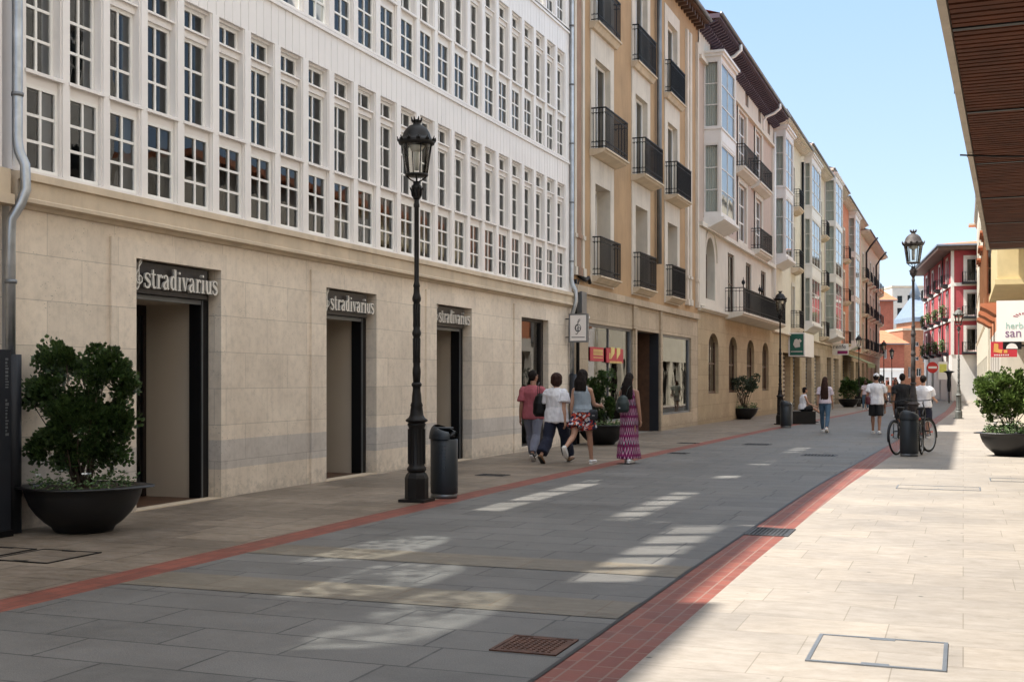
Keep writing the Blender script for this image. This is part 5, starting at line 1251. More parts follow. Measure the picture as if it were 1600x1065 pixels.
def leaf(b, p, d, up, L_, w, mi=0):
    s = d.cross(up); s = s.normalized()*w if s.length > 1e-5 else Vector((w, 0, 0))
    m = p+d*L_*.55; b.add([p, m+s, p+d*L_, m-s], [(0,1,2,3)], mi)
def shrub(t, lobes, clumps, per, size, lm, seed, stem=None, spread=.1, base=(0, 0, .43), flat=.5, fan=5, scatter=.25, nst=10):
    rnd = random.Random(seed); b = MB(); vol = [l[3]*l[4]*l[5]+.001 for l in lobes]; tot = sum(vol); cents = []
    for l, v in zip(lobes, vol):
        for _ in range(max(3, int(clumps*v/tot))):
            d = Vector((rnd.gauss(0, 1), rnd.gauss(0, 1), rnd.gauss(0, 1))).normalized(); q = rnd.random()
            r = (1-scatter)+.35*rnd.random()-.1 if rnd.random() > .22 else rnd.random()*.8
            c = Vector((l[0]+d.x*l[3]*r, l[1]+d.y*l[4]*r, l[2]+d.z*l[5]*r)); out = Vector((d.x, d.y, d.z*.8+.35)).normalized(); cents.append((c, out))
    for c, out in cents:
        R_ = spread*(.7+.7*rnd.random())
        for _ in range(per):
            dd = Vector((rnd.gauss(0, 1), rnd.gauss(0, 1), rnd.gauss(0, 1))).normalized()*(rnd.random()**.4)
            p = c+dd*R_; ax = (out+dd*.55+Vector((0, 0, .25))).normalized()
            sd = ax.cross(Vector((rnd.gauss(0, 1), rnd.gauss(0, 1), rnd.gauss(0, 1)))).normalized(); nrm = ax.cross(sd)
            sz = size*(.7+.6*rnd.random())
            for k in range(fan):
                a = (k-(fan-1)/2)*(1.5/fan); dv = (ax*math.cos(a)+sd*math.sin(a)).normalized()
                leaf(b, p+dv*sz*.1, dv, nrm, sz*(1-.12*abs(k-(fan-1)/2)), sz*.16)
    b.build('foliage', lm, t)
    st = MB(); bp = Vector(base)
    for i in range(nst):
        c, o_ = cents[rnd.randrange(len(cents))]
        a = rnd.random()*6.28; p0 = bp+Vector((math.cos(a)*.07, math.sin(a)*.07, -.02)); m1 = p0.lerp(c, .4)+Vector((rnd.uniform(-.05, .05), rnd.uniform(-.05, .05), .08)); 
        st.tube([p0, m1, c], [.012, .008, .004], 5)
    st.build('stems', M['bark'], t)
    return cents
def groundcover(t, n, seed, r0=.15, r1=.53, h=.14, lm=None, size=.035, z=.43, flowers=0, name='ground_plants'):
    rnd = random.Random(seed); b = MB(); fl = MB()
    for _ in range(n):
        a = rnd.random()*6.28; r = r0+(r1-r0)*math.sqrt(rnd.random()); hh = h*(.3+rnd.random())*(1+.6*noise.noise((math.cos(a)*2, math.sin(a)*2, seed)))
        c = Vector((r*math.cos(a), r*math.sin(a), z+hh*rnd.random()))
        for k in range(4):
            d = Vector((rnd.gauss(0, 1), rnd.gauss(0, 1), rnd.random()*.9)).normalized(); leaf(b, c, d, Vector((rnd.gauss(0, 1), rnd.gauss(0, 1), 1)).normalized(), size*(.6+rnd.random()*.7), size*.3)
    o = b.build(name, lm or M['leafG'], t)
    if flowers:
        for _ in range(flowers):
            a = rnd.random()*6.28; r = r1*.9*math.sqrt(rnd.random())+.0; c = Vector((r*math.cos(a), r*math.sin(a), z+h*.9+rnd.random()*.04))
            for k in range(5):
                aa = 2*math.pi*k/5; d = Vector((math.cos(aa), math.sin(aa), .3)).normalized(); leaf(fl, c, d, Vector((0, -1, .6)), .03, .011)
        fl.build('flowers', M['petal'], o)
    return o
P1 = G(131, 829); planter(P1, 'big black bowl planter close on the left below a dark two lobed shrub', 1.0, TH)
t = thing('shrub', 'dark evergreen shrub with two rounded tops in the nearest left planter', 'shrub', P1, TH)
shrub(t, [(-.25, 0, 1.50, .28, .27, .36), (.20, -.02, 1.52, .27, .26, .36), (.46, .02, 1.40, .14, .16, .16), (-.03, -.05, 1.10, .36, .3, .34), (.27, 0, 1.05, .22, .25, .28), (-.44, 0, 1.35, .13, .18, .16), (-.28, 0, .84, .24, .25, .22), (.1, 0, .76, .36, .25, .15)], 230, 60, .042, M['leaf'], 3, spread=.085, nst=26, scatter=.3)
groundcover(t, 260, 5, flowers=9)
P2 = G(1579, 712); planter(P2, 'big black bowl planter at the right picture edge in the sun', 1.05, TH)
t = thing('shrub', 'bright green sunlit shrub in the planter at the right picture edge', 'shrub', P2, TH)
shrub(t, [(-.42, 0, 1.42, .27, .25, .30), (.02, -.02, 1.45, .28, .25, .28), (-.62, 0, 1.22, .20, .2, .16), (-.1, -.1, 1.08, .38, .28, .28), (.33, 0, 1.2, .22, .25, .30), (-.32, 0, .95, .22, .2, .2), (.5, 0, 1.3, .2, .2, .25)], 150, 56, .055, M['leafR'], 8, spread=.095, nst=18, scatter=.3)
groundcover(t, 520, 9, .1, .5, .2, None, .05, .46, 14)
P3_ = G(941, 694); planter(P3_, 'black bowl planter behind the three women in front of the ochre building', 1.05, TH)
t = thing('shrub', 'upright loose dark shrub in front of the shop window with the red poster', 'shrub', P3_, TH)
shrub(t, [(-.22, 0, 1.1, .2, .22, .45), (.0, 0, 1.25, .22, .22, .40), (.08, 0, .85, .22, .22, .3), (-.12, 0, 1.55, .14, .14, .2), (.1, 0, 1.68, .12, .12, .13)], 60, 40, .065, M['leaf'], 14, spread=.10, nst=12)
groundcover(t, 240, 15, size=.05)
P4_ = G(1163, 654.5); planter(P4_, 'black bowl planter holding a thin olive tree by the arched sandstone wall', 1.0, TH)
t = thing('olive_tree', 'small thin olive tree with uneven sparse crown in the planter by the arches', 'tree', P4_, TH)
shrub(t, [(-.42, 0, 1.42, .34, .25, .22), (-.1, 0, 1.55, .25, .2, .2), (.3, 0, 1.45, .22, .2, .32), (.1, 0, 1.2, .3, .2, .22), (.5, 0, 1.75, .12, .1, .12)], 70, 16, .09, M['leafO'], 21, spread=.12, nst=22, scatter=.5, fan=4)
b = MB(); b.tube([(0, 0, .4), (.01, 0, .8), (-.05, 0, 1.1), (-.25, 0, 1.35)], [.035, .03, .022, .012], 7); b.tube([(.01, 0, .75), (.1, 0, 1.1), (.3, 0, 1.4)], [.025, .018, .01], 7); b.build('trunk', M['bark'], t)
groundcover(t, 160, 22, size=.06, h=.2)
P5_ = GD(1326, 78); planter(P5_, 'distant black planter with a dense bush before the olive awning', 1.15, TH)
t = thing('shrub', 'dense distant bush in a planter left of the third lamp post', 'shrub', P5_, TH)
shrub(t, [(0, 0, 1.15, .55, .5, .55), (-.1, 0, 1.5, .35, .3, .3)], 80, 14, .13, M['leaf'], 31, spread=.16, nst=5)
P6_ = GD(1349, 92); planter(P6_, 'farthest black planter, right of the third lamp post', 1.2, TH)
t = thing('shrub', 'rounded distant bush right of the third lamp post', 'shrub', P6_, TH)
shrub(t, [(0, 0, 1.35, .65, .5, .5)], 70, 14, .15, M['leaf'], 41, spread=.16, nst=5)
# plants on the red building's balconies
t = thing('balcony_plants', 'green and orange flowering plants in pots along the first floor balconies of the red building', 'plants', tuple(RB.location), yaw-H90)
rnd = random.Random(5); b = MB()
for x in xs_:
    for f in (7.2, 4.0):
        for _ in range(150):
            c = Vector((x+rnd.uniform(-1.0, 1.0), -.45+rnd.uniform(-.2, .15), f+.1+rnd.random()*1.0*(1.0 if f > 5 else 1.1)))
            d = Vector((rnd.gauss(0, 1), rnd.gauss(0, 1), rnd.gauss(0, 1))).normalized(); leaf(b, c, d, Vector((rnd.gauss(0, 1), 1, rnd.gauss(0, 1))).normalized(), .22, .07)
b.build('foliage', M['leafG'], t)
# ================================================================ bench cube
t = thing('bench', 'low black box bench with slatted side on the left pavement', 'bench', tuple(GD(1246, 44.6)), TH+.1)
b = MB(); b.box(-.32, .55, -.4, .4, 0, .46); b.build('bench_body', M['black'], t)
b = MB()
for k in range(6): b.box(-.42, -.325, -.38, .38, .28+k*.075, .32+k*.075)
b.box(-.44, -.32, -.42, -.38, 0, .78); b.box(-.44, -.32, .38, .42, 0, .78); b.build('slatted_back', M['greymetal'], t)
BENCH = t
# ================================================================ bicycles
def bicycle(label, rear, head, steer, lean, frame_m, group='bicycles leaning on the lamp post'):
    """head = yaw of the forward direction; rear = ground point under the rear wheel"""
    t = thing('bicycle', label, 'bicycle', rear, head, group); t.rotation_euler = (lean, 0, head)
    r = .335; WB = 1.04
    def wheel(par, loc, rz=0):
        b = MB(); n = 32
        b.tube([(r*math.cos(2*math.pi*k/n), 0, r*math.sin(2*math.pi*k/n)) for k in range(n+1)], .021, 8, caps=False); w = b.build('wheel', M['tyre'], par, loc, rz)
        b = MB(); b.tube([((r-.03)*math.cos(2*math.pi*k/n), 0, (r-.03)*math.sin(2*math.pi*k/n)) for k in range(n+1)], .010, 6, caps=False)
        b.build('rim', M['steel'], w)
        b = MB()
        for k in range(24):
            a = 2*math.pi*k/24; a2 = a+(.5 if k % 2 else -.5); s_ = .02 if k % 4 < 2 else -.02; b.tube([(.02*math.cos(a2), s_, .02*math.sin(a2)), ((r-.03)*math.cos(a), 0, (r-.03)*math.sin(a))], .0016, 3)
        b.tube([(0, -.035, 0), (0, .035, 0)], .018, 8); b.build('spokes', M['steel'], w)
        b = MB(); b.box(.12, .2, -.008, .008, .05, .085); b.build('reflector', M['reflector'], w)
        return w
    wheel(t, (0, 0, r)); hd = Vector((.90, 0, .78)); stp = Vector((.86, 0, .92))
    fk = thing('tmp', None, None); bpy.data.objects.remove(fk)
    b = MB(); bb = (.44, 0, .29); st = (.30, 0, .80)
    b.tube([bb, st], .017, 8); b.tube([bb, hd], .019, 8); b.tube([(.315, 0, .74), stp], .016, 8)
    for s_ in (-.045, .045): b.tube([bb, (0, s_, r)], .010, 6); b.tube([(.31, 0, .76), (0, s_, r)], .009, 6)
    b.tube([(hd.x+.01, 0, hd.z-.03), stp], .022, 8); b.build('frame', frame_m, t)
    # steered assembly
    ax = thing('tmp', None, None); bpy.data.objects.remove(ax)
    c, s = math.cos(steer), math.sin(steer)
    def stt(x, y, z): dx = x-.90; return (.90+dx*c-y*s, dx*s+y*c, z)
    b = MB()
    for s_ in (-.05, .05): b.tube([stt(.91, s_, .68), stt(1.0, s_, r)], .010, 6)
    b.tube([stt(.91, -.05, .68), stt(.91, .05, .68)], .012, 6); b.tube([stt(.905, 0, .66), (stp.x, 0, stp.z)], .013, 6); b.build('fork', frame_m, t)
    wheel(t, stt(1.0, 0, r), steer)
    b = MB(); b.tube([(stp.x, 0, stp.z), stt(.84, 0, 1.02), stt(.86, 0, 1.06)], .013, 7)
    b.tube([stt(.72, -.28, 1.08), stt(.80, -.24, 1.1), stt(.88, -.1, 1.08), stt(.88, .1, 1.08), stt(.80, .24, 1.1), stt(.72, .28, 1.08)], .011, 7); hb = b.build('handlebar', M['black'], t)
    b = MB()
    for s_ in (-1, 1): b.tube([stt(.74, s_*.272, 1.085), stt(.64, s_*.31, 1.07)], .017, 8); b.tube([stt(.8, s_*.22, 1.09), stt(.7, s_*.27, 1.05)], .006, 5)
    b.build('grips', M['tyre'], hb)
    b = MB(); b.tube([(.30, 0, .80), (.275, 0, .90)], .013, 7); b.loft([(.25, 0, .895, .10, .06), (.26, 0, .92, .135, .085), (.27, 0, .945, .12, .075), (.27, 0, .955, .06, .03)], 14); b.build('saddle', M['tyre'], t)
    b = MB(); n = 20; b.tube([(.44+.085*math.cos(2*math.pi*k/n), .04, .29+.085*math.sin(2*math.pi*k/n)) for k in range(n+1)], .006, 4, caps=False)
    b.tube([(.44, .05, .29), (.50, .055, .13)], .009, 6); b.tube([(.44, -.05, .29), (.38, -.055, .45)], .009, 6)
    b.box(.45, .55, .06, .14, .118, .142); b.box(.33, .43, -.14, -.06, .438, .462)
    b.tube([(.44, .045, .375), (0, .045, r+.03)], .004, 4); b.tube([(.44, .045, .205), (0, .045, r-.03)], .004, 4); b.build('crankset', M['black'], t)
    b = MB()
    for (cx, f0, f1, fn) in ((0, 20, 190, lambda x, y, z: (x, y, z)), (1.0, -10, 150, stt)):
        pts = [fn(cx+(r+.035)*math.cos(R(f0+(f1-f0)*k/12)), 0, r+(r+.035)*math.sin(R(f0+(f1-f0)*k/12))) for k in range(13)]
        b.tube(pts, [(.022, .006)]*13, 6)
    b.build('mudguards', frame_m, t)
    b = MB(); b.box(-.12, .28, -.06, .06, .73, .742); b.tube([(-.05, .06, .73), (0, .05, r)], .005, 5); b.tube([(-.05, -.06, .73), (0, -.05, r)], .005, 5); b.build('rear_rack', M['black'], t)
    b = MB(); b.box(-.16, -.12, -.035, .035, .70, .745); b.build('tail_light', M['reflector'], t)
    return t
M['tyre'] = plain('tyre_rubber', (.018, .018, .018), .8, bd=0)
M['reflector'] = plain('red_reflector', (.7, .06, .03), .3, bd=0)
q0 = GD(1440, 25.0)
bicycle('black bicycle leaning on the right side of the lamp post', (q0.x, q0.y, gz(q0.y)+.02), R(90-5), R(-20), R(-3), M['black'])
q1 = GD(1403, 24.9); q2 = GD(1416, 25.9); v = (q1-q2); hd_ = math.atan2(v.y, v.x)
rear = q1-Vector((math.cos(hd_), math.sin(hd_), 0))*1.0
bicycle('dark bicycle leaning on the left side of the lamp post', (rear.x, rear.y, gz(rear.y)+.02), hd_, R(-14), R(4), M['darkgrey'])
# ================================================================ people
def remesh(mb, name, mats, vox, sm=4, disp=None, parent=None, dec=None):
    me = mb.mesh('tmp_'+name, mats); o = bpy.data.objects.new('tmp', me); COL.objects.link(o)
    m = o.modifiers.new('r', 'REMESH'); m.mode = 'VOXEL'; m.voxel_size = vox; m.use_smooth_shade = True
    if sm: s = o.modifiers.new('s', 'SMOOTH'); s.iterations = sm; s.factor = .5
    dg = bpy.context.evaluated_depsgraph_get(); me2 = bpy.data.meshes.new_from_object(o.evaluated_get(dg))
    bpy.data.objects.remove(o); bpy.data.meshes.remove(me)
    if disp:
        nrm = [v.normal.copy() for v in me2.vertices]
        for v, n in zip(me2.vertices, nrm): v.co += n*disp(v.co)
    me2.name = name; me2.materials.clear(); me2.materials.append(mats if not isinstance(mats, (list, tuple)) else mats[0])
    for p in me2.polygons: p.use_smooth = True; p.material_index = 0
    return put(name, me2, parent)
def vrot(v, ax, a): return Matrix.Rotation(a, 3, ax) @ v
FOLD = lambda s_, k: (lambda p: k*(.45+noise.noise((p.x*s_, p.y*s_, p.z*s_*.35))+.3*noise.noise((p.x*s_*2.7, p.y*s_*2.7, p.z*s_*1.2))))
def capsule(mb, pts, rad, n=12):
    for i in range(len(pts)-1):
        mb.tube([pts[i], pts[i+1]], [rad[i], rad[i+1]], n)
    for p, r in zip(pts, rad):
        r = r if hasattr(r, '__len__') else (r, r); q = min(r); mb.ball(p, q, 10, 8)
def person(label, loc, H, yaw, thL=20, thR=-20, knL=5, knR=25, armL=-15, armR=15, elL=15, elR=15, abL=8, abR=8, fem=True, skin=None, hair=None, hairlen=0,
           top=None, toptype='tee', bottom=None, bottype='long', shoe=None, vox=.0075, sit=False, cap=None, headyaw=0, build=1.0, wide=1.0, glasses=False, hemz=.32, lean=0, sock=None, tophem=.90, bob=0):
    t = thing('person', label, 'person', loc, yaw)
    k = H/1.72; fat = build
    hipz = .93; TL, SL = .43, .42
    def leg(side, th, kn, ab=0):
        hip = Vector((side*.088, 0, hipz-.03)); a = R(th); d = Vector((side*math.sin(R(ab)), math.sin(a), -math.cos(a))).normalized(); kne = hip+d*TL
        b2 = a-R(kn); ank = kne+Vector((0, math.sin(b2), -math.cos(b2)))*SL
        return hip, kne, ank, b2
    Lg = leg(-1, thL, knL, 2 if not sit else 4); Rg = leg(1, thR, knR, 2 if not sit else 4)
    def foot(ank, b2, th, kn):
        p = min(0, b2)*.85 if kn > 12 else max(0, b2)*.55          # heel-up for the trailing foot, toe-up for the leading one
        f = Vector((0, math.cos(p), math.sin(p))); dn = Vector((0, math.sin(p), -math.cos(p)))
        return ank, f, dn
    feet = [foot(Lg[2], Lg[3], thL, knL), foot(Rg[2], Rg[3], thR, knR)]
    low = min(min((a_+dn*.075-f*.05).z, (a_+dn*.075+f*.17).z) for a_, f, dn in feet)
    dz = -low if not sit else sit/k-hipz+.10
    def up(v): return Vector((v[0], v[1], v[2]+dz))
    ln = math.tan(R(lean))
    def tp(x, y, z): return Vector((x, y+(z-.95)*ln, z+dz))
    w = (1.0 if fem else 1.08)*fat; sh = .165*(.94 if fem else 1.08)
    tors = [(.84, .13, .09), (.90, .165 if fem else .155, .11), (.97, .155 if fem else .15, .10), (1.08, .122 if fem else .142, .088), (1.20, .135 if fem else .16, .10), (1.30, .15 if fem else .175, .108), (1.37, .130 if fem else .150, .084), (1.41, .095, .065), (1.44, .06, .052)]
    def rings(z0, z1, off, mat=tors):
        o_ = []
        for (z, rx, ry) in mat:
            if z0-.001 <= z <= z1+.001: c = tp(0, 0, z); o_.append((c.x, c.y, c.z, (rx*w+off), (ry*fat+off)))
        return o_
    def arm(side, fw, el, ab):
        s0 = tp(side*sh, -.005, 1.345); d = Vector((side*math.sin(R(ab)), math.sin(R(fw)), -math.cos(R(fw)))).normalized(); e = s0+d*.285
        a2 = R(fw+el); d2 = Vector((side*math.sin(R(ab*.6)), math.sin(a2), -math.cos(a2))).normalized(); wr = e+d2*.245
        return s0, e, wr, d2
    AL = arm(-1, armL, elL, abL); AR = arm(1, armR, elR, abR)
    b = MB(); b.loft(rings(.84, 1.43, 0), 18)
    b.tube([tp(0, -.0, 1.40), tp(0, .012, 1.52)], [.052 if fem else .058, .048 if fem else .054], 12)
    hc = tp(0, .03+ln*.1, 1.605)
    Hm = Matrix.Translation(hc) @ Matrix.Rotation(R(headyaw), 4, 'Z')
    hb = MB(); hb.ball((0, -.008, .012), (.073, .092, .098), 16, 12); hb.ball((0, .018, -.045), (.055, .066, .07), 12, 10); hb.ball((0, .055, -.085), (.026, .024, .022), 8, 6)
    hb.tube([(0, .088, .012), (0, .108, -.022), (0, .09, -.03)], [.009, .014, .012], 8)
    hb.tube([(-.024, .076, -.055), (.024, .076, -.055)], [.009, .009], 8); hb.tube([(-.05, .072, .028), (.05, .072, .028)], [.010, .010], 8)
    for s_ in (-1, 1): hb.ball((s_*.076, -.008, -.005), (.010, .018, .030), 8, 6)
    hb.xform(Hm); b.v_off = 0; b.add(hb.v, hb.f, 0, True)
    for side, A_ in ((-1, AL), (1, AR)):
        s0, e, wr, d2 = A_
        capsule(b, [tp(side*.06, 0, 1.385), s0, s0.lerp(e, .5), e, e.lerp(wr, .35), wr], [.04, .052*fat, .044*fat, .036, .036*fat, .024])
        # hand: palm, four unequal bent fingers, thumb from the side of the palm
        fw_ = d2; sid = Vector((1, 0, 0))*side; n_ = sid; fy = fw_.cross(n_)      # fingers spread along fy
        if fy.y < 0: fy = -fy
        pm = wr+fw_*.05
        b.tube([wr-fw_*.01, wr+fw_*.03, wr+fw_*.085], [(.024, .018), (.034, .016), (.038, .014)], 10)
        pq = MB()
        for i, (o_, L_) in enumerate(((.030, .070), (.010, .080), (-.010, .074), (-.029, .058))):
            p0 = wr+fw_*.075+fy*o_; p1 = p0+fw_*L_*.45-n_*.004; p2 = p1+fw_*L_*.32-n_*.016; p3 = p2+fw_*L_*.2-n_*.020
            b.tube([p0, p1, p2, p3], [.0095, .009, .0082, .007], 7)
        p0 = wr+fw_*.03+fy*.026; b.tube([p0, p0+fy*.026+fw_*.028, p0+fy*.032+fw_*.055-n_*.008], [.013, .011, .008], 7)
    for (hip, kne, ank, b2), (an, f, dn) in zip((Lg, Rg), feet):
        capsule(b, [up(hip), up(hip.lerp(kne, .5)), up(kne), up(kne.lerp(ank, .3)), up(kne.lerp(ank, .7)), up(ank)], [.088*fat, .073*fat, .053*fat, .054*fat, .038, .033])
        b.tube([up(an-f*.04+dn*.03), up(an+f*.03+dn*.03), up(an+f*.12+dn*.05), up(an+f*.17+dn*.055)], [(.035, .033), (.04, .035), (.042, .024), (.028, .014)], 10)
    body = remesh(b, 'body', skin, vox, 3, parent=t)
    # eyes
    eb = MB()
    for s_ in (-1, 1): eb.ball((s_*.03, .0795, .010), (.013, .008, .008), 8, 6)
    eb.xform(Hm); eb.build('eyes', M['black'], t)
    if glasses:
        g = MB(); g.ball((-.032, .09, .01), (.026, .008, .02), 10, 6); g.ball((.032, .09, .01), (.026, .008, .02), 10, 6); g.tube([(-.07, .03, .015), (-.055, .085, .015), (.055, .085, .015), (.07, .03, .015)], .004, 5); g.xform(Hm); g.build('sunglasses', M['black'], t)
    # hair
    h = MB(); h.ball((0, -.022, .028), (.083, .094, .100), 16, 12)
    if fem or hairlen: h.ball((0, -.05, -.03), (.076, .066, .10), 14, 10)
    else: h.ball((0, -.04, -.01), (.072, .066, .075), 14, 10)
    if bob: h.ball((0, -.03, -.03), (.10*bob, .10, .115), 14, 10); h.ball((0, -.025, .03), (.098*bob, .105, .105), 14, 10)
    h.xform(Hm)
    if hairlen > 0:
        c0 = hc+Vector((0, -.06, 0)); n = 7; rg = []
        for i in range(n+1):
            q = i/n; z = hc.z+.03-q*hairlen; sh_ = max(0, (1.50+dz)-z)
            yy = c0.y-.02-.055*min(1, q*2.2)-ln*(q*hairlen)
            rg.append((c0.x, yy, z, .078+.045*math.sin(min(1, q*1.4)*math.pi*.55)-.03*max(0, q-.7), .052-.018*q))
        h.loft(rg[::-1], 16)
    hm = remesh(h, 'hair', hair, .008, 2, lambda p: .007*noise.noise((p.x*55, p.y*55, p.z*7))+.006*noise.noise((p.x*14, p.y*14, p.z*9)), t)
    # clothes
    c = MB(); off = .020*wide
    if toptype in ('tee', 'tank', 'dress', 'shirt'):
        z0 = tophem
        mat = [(tophem-.03, .178, .132), (tophem+.02, .176, .132), (.99, .166, .122), (1.08, .148 if fem else .158, .104), (1.20, .150 if fem else .168, .110), (1.30, .158 if fem else .176, .113), (1.365, .135 if fem else .155, .09), (1.405, .10, .07), (1.43, .066, .056)]
        if toptype in ('dress',): mat = [(z, rx*.93, ry*.96) for z, rx, ry in mat][:-1]
        if toptype == 'tank': mat = [(z, rx*.95, ry*.97) for z, rx, ry in mat]
        c.loft(rings(0, 2, off, sorted(mat)), 20)
        if toptype in ('tee', 'shirt'):
            for side, A_ in ((-1, AL), (1, AR)):
                s0, e, wr, d2 = A_; q = .62 if toptype == 'tee' else .75
                capsule(c, [tp(side*.06, 0, 1.385), s0], [.042+off*.6, .054*fat+off*.6]); c.tube([s0, s0.lerp(e, q*.5), s0.lerp(e, q)], [.060*fat+off*.9, .056*fat+off*1.2, .058*fat+off*1.5], 12)
        remesh(c, {'tee': 'tee_shirt', 'tank': 'sleeveless_top', 'dress': 'dress_top', 'shirt': 'shirt'}[toptype], top, .0085, 3, FOLD(11, .019*wide), t)
    c = MB(); o2 = .012
    def legs(fr, r0, r1, flare=0):
        for (hip, kne, ank, b2) in (Lg, Rg):
            P_ = [up(hip), up(hip.lerp(kne, .5)), up(kne)]; rr = [.092*fat+r0, .080*fat+r0, .060*fat+r0+flare*.3]
            if fr <= 1: P_ = [up(hip), up(hip.lerp(kne, fr*.5)), up(hip.lerp(kne, fr))]; rr = [.092*fat+r0, .086*fat+r0, .080*fat+r0+flare]
            else: P_ += [up(kne.lerp(ank, .4*(fr-1))), up(kne.lerp(ank, fr-1))]; rr += [.058*fat+r1+flare*.6, .042*fat+r1+flare]
            c.ball(P_[0], .090*fat+r0, 12, 8)
            for i in range(len(P_)-1): c.tube([P_[i], P_[i+1]], [rr[i], rr[i+1]], 14)
            for i in range(1, len(P_)-1): c.ball(P_[i], rr[i], 12, 8)
    if bottype != 'dress':
        c.loft(rings(0, 2, o2, [(.83, .12, .085), (.88, .165, .112), (.93, .168, .115), (1.0, .150, .10), (1.03, .145, .098)]), 18)
    if bottype == 'long': legs(1.92, .010, .014)
    if bottype == 'slim': legs(1.93, .004, .004)
    if bottype == 'wide': legs(1.86, .018, .030, .028)
    if bottype == 'shorts': legs(.78, .018, 0, .015)
    if bottype == 'kneeshorts': legs(.93, .018, 0, .012)
    if bottype == 'skirtshorts': legs(.62, .030, 0, .04)
    if bottype == 'dress':
        cx = 0; rg = []
        yk = (Lg[2].y+Rg[2].y)/2
        for z, rx, ry in ((hemz-.21, .215, .18), (hemz, .20, .16), (.45, .175, .14), (.65, .165, .128), (.85, .172, .125), (.95, .168, .118), (1.08, .135, .098)):
            q = max(0, min(1, (.95-z)/.9)); ctr = up(Vector((0, yk*q*.6, z))); rg.append((ctr.x, ctr.y, ctr.z, rx*(1+.0*q), ry+abs(Lg[2].y-Rg[2].y)*.30*q))
        c.loft(rg, 22)
    remesh(c, {'long': 'trousers', 'slim': 'jeans', 'wide': 'trousers', 'shorts': 'shorts', 'kneeshorts': 'shorts', 'skirtshorts': 'shorts', 'dress': 'dress'}[bottype], bottom, .0085, 3, FOLD(10, .017 if bottype != 'slim' else .006), t)
    for (an, f, dn) in feet:
        s_ = MB(); s_.tube([up(an-f*.055+dn*.045), up(an-f*.03+dn*.035), up(an+f*.03+dn*.04), up(an+f*.12+dn*.052), up(an+f*.185+dn*.058), up(an+f*.205+dn*.062)], [(.028, .022), (.042, .040), (.046, .040), (.050, .028), (.038, .020), (.015, .010)], 12)
        sho_ = remesh(s_, 'shoe', shoe, .007, 2, parent=t)
        so = MB(); so.tube([up(an-f*.06+dn*.072), up(an+f*.05+dn*.074), up(an+f*.14+dn*.076), up(an+f*.21+dn*.074)], [(.032, .010), (.042, .010), (.048, .010), (.03, .008)], 10); so.build('sole', sock or M['white'], sho_)
    if cap:
        cm = MB(); cm.ball((0, -.008, .05), (.090, .103, .080), 16, 10); cm.loft([(0, -.008, .035, .090, .104), (0, -.008, .06, .092, .106)], 18); cm.xform(Hm)
        remesh(cm, 'cap', cap, .008, 2, parent=t)
        cm = MB(); cm.ball((0, .12, .035), (.07, .075, .010), 14, 6); cm.xform(Hm); cm.build('cap_peak', cap, t)
    for ch in t.children: ch.scale = (k, k, k)
    return t, dict(AL=AL, AR=AR, hc=hc, k=k, dz=dz, tp=tp)
SK = plain('skin_light', (.46, .26, .18), .5, var=.05, bd=0); SKt = plain('skin_tan', (.33, .17, .11), .5, var=.05, bd=0)
HD = plain('hair_dark', (.012, .008, .007), .75, var=.3, vs=20, bd=0, spec=.2); HB = plain('hair_brown', (.035, .015, .011), .7, var=.3, vs=20, bd=0, spec=.2)
FW_ = plain('white_cotton', (.72, .72, .76), .9, var=.04, bs=200); FN = plain('navy_cloth', (.012, .015, .035), .9, bd=0); FB_ = plain('black_cloth', (.012, .012, .014), .9, bd=0)
FR = plain('rose_cotton', (.38, .10, .12), .9, var=.06, bs=200); FG = plain('grey_blue_cloth', (.20, .21, .27), .9, var=.08); FD = plain('pale_denim', (.30, .36, .42), .9, var=.08)
JE = plain('blue_denim', (.07, .13, .20), .9, var=.15, vs=6, bs=300); PK = plain('pale_pink_cotton', (.60, .52, .58), .9, var=.05); WS = plain('white_shoe', (.75, .75, .75), .6, bd=0)
TS = plain('tan_shoe', (.22, .11, .05), .6, bd=0); DS = plain('dark_shoe', (.03, .025, .02), .6, bd=0)
def floral():
    m, t, N, L, B = newmat('floral_cloth'); v = coords(N, L); vo = N.new('ShaderNodeTexVoronoi'); vo.inputs['Scale'].default_value = 24
    nz = N.new('ShaderNodeTexNoise'); nz.inputs['Scale'].default_value = 14; L.new(v, nz.inputs['Vector']); ad = N.new('ShaderNodeVectorMath'); ad.operation = 'MULTIPLY_ADD'
    L.new(nz.outputs['Color'], ad.inputs[0]); ad.inputs[1].default_value = (.12, .12, .12); L.new(v, ad.inputs[2]); L.new(ad.outputs[0], vo.inputs['Vector'])
    sp = N.new('ShaderNodeSeparateColor'); L.new(vo.outputs['Color'], sp.inputs[0]); r = ramp(N, L, sp.outputs[0], [(0, (.01,.01,.03)), (.3, (.45,.05,.03)), (.55, (.6,.58,.6)), (.72, (.02,.02,.05)), (.88, (.5,.12,.05)), (.96, (.08,.12,.35))])
    r.node.color_ramp.interpolation = 'CONSTANT'; L.new(r, B.inputs['Base Color']); B.inputs['Roughness'].default_value = .9; return m
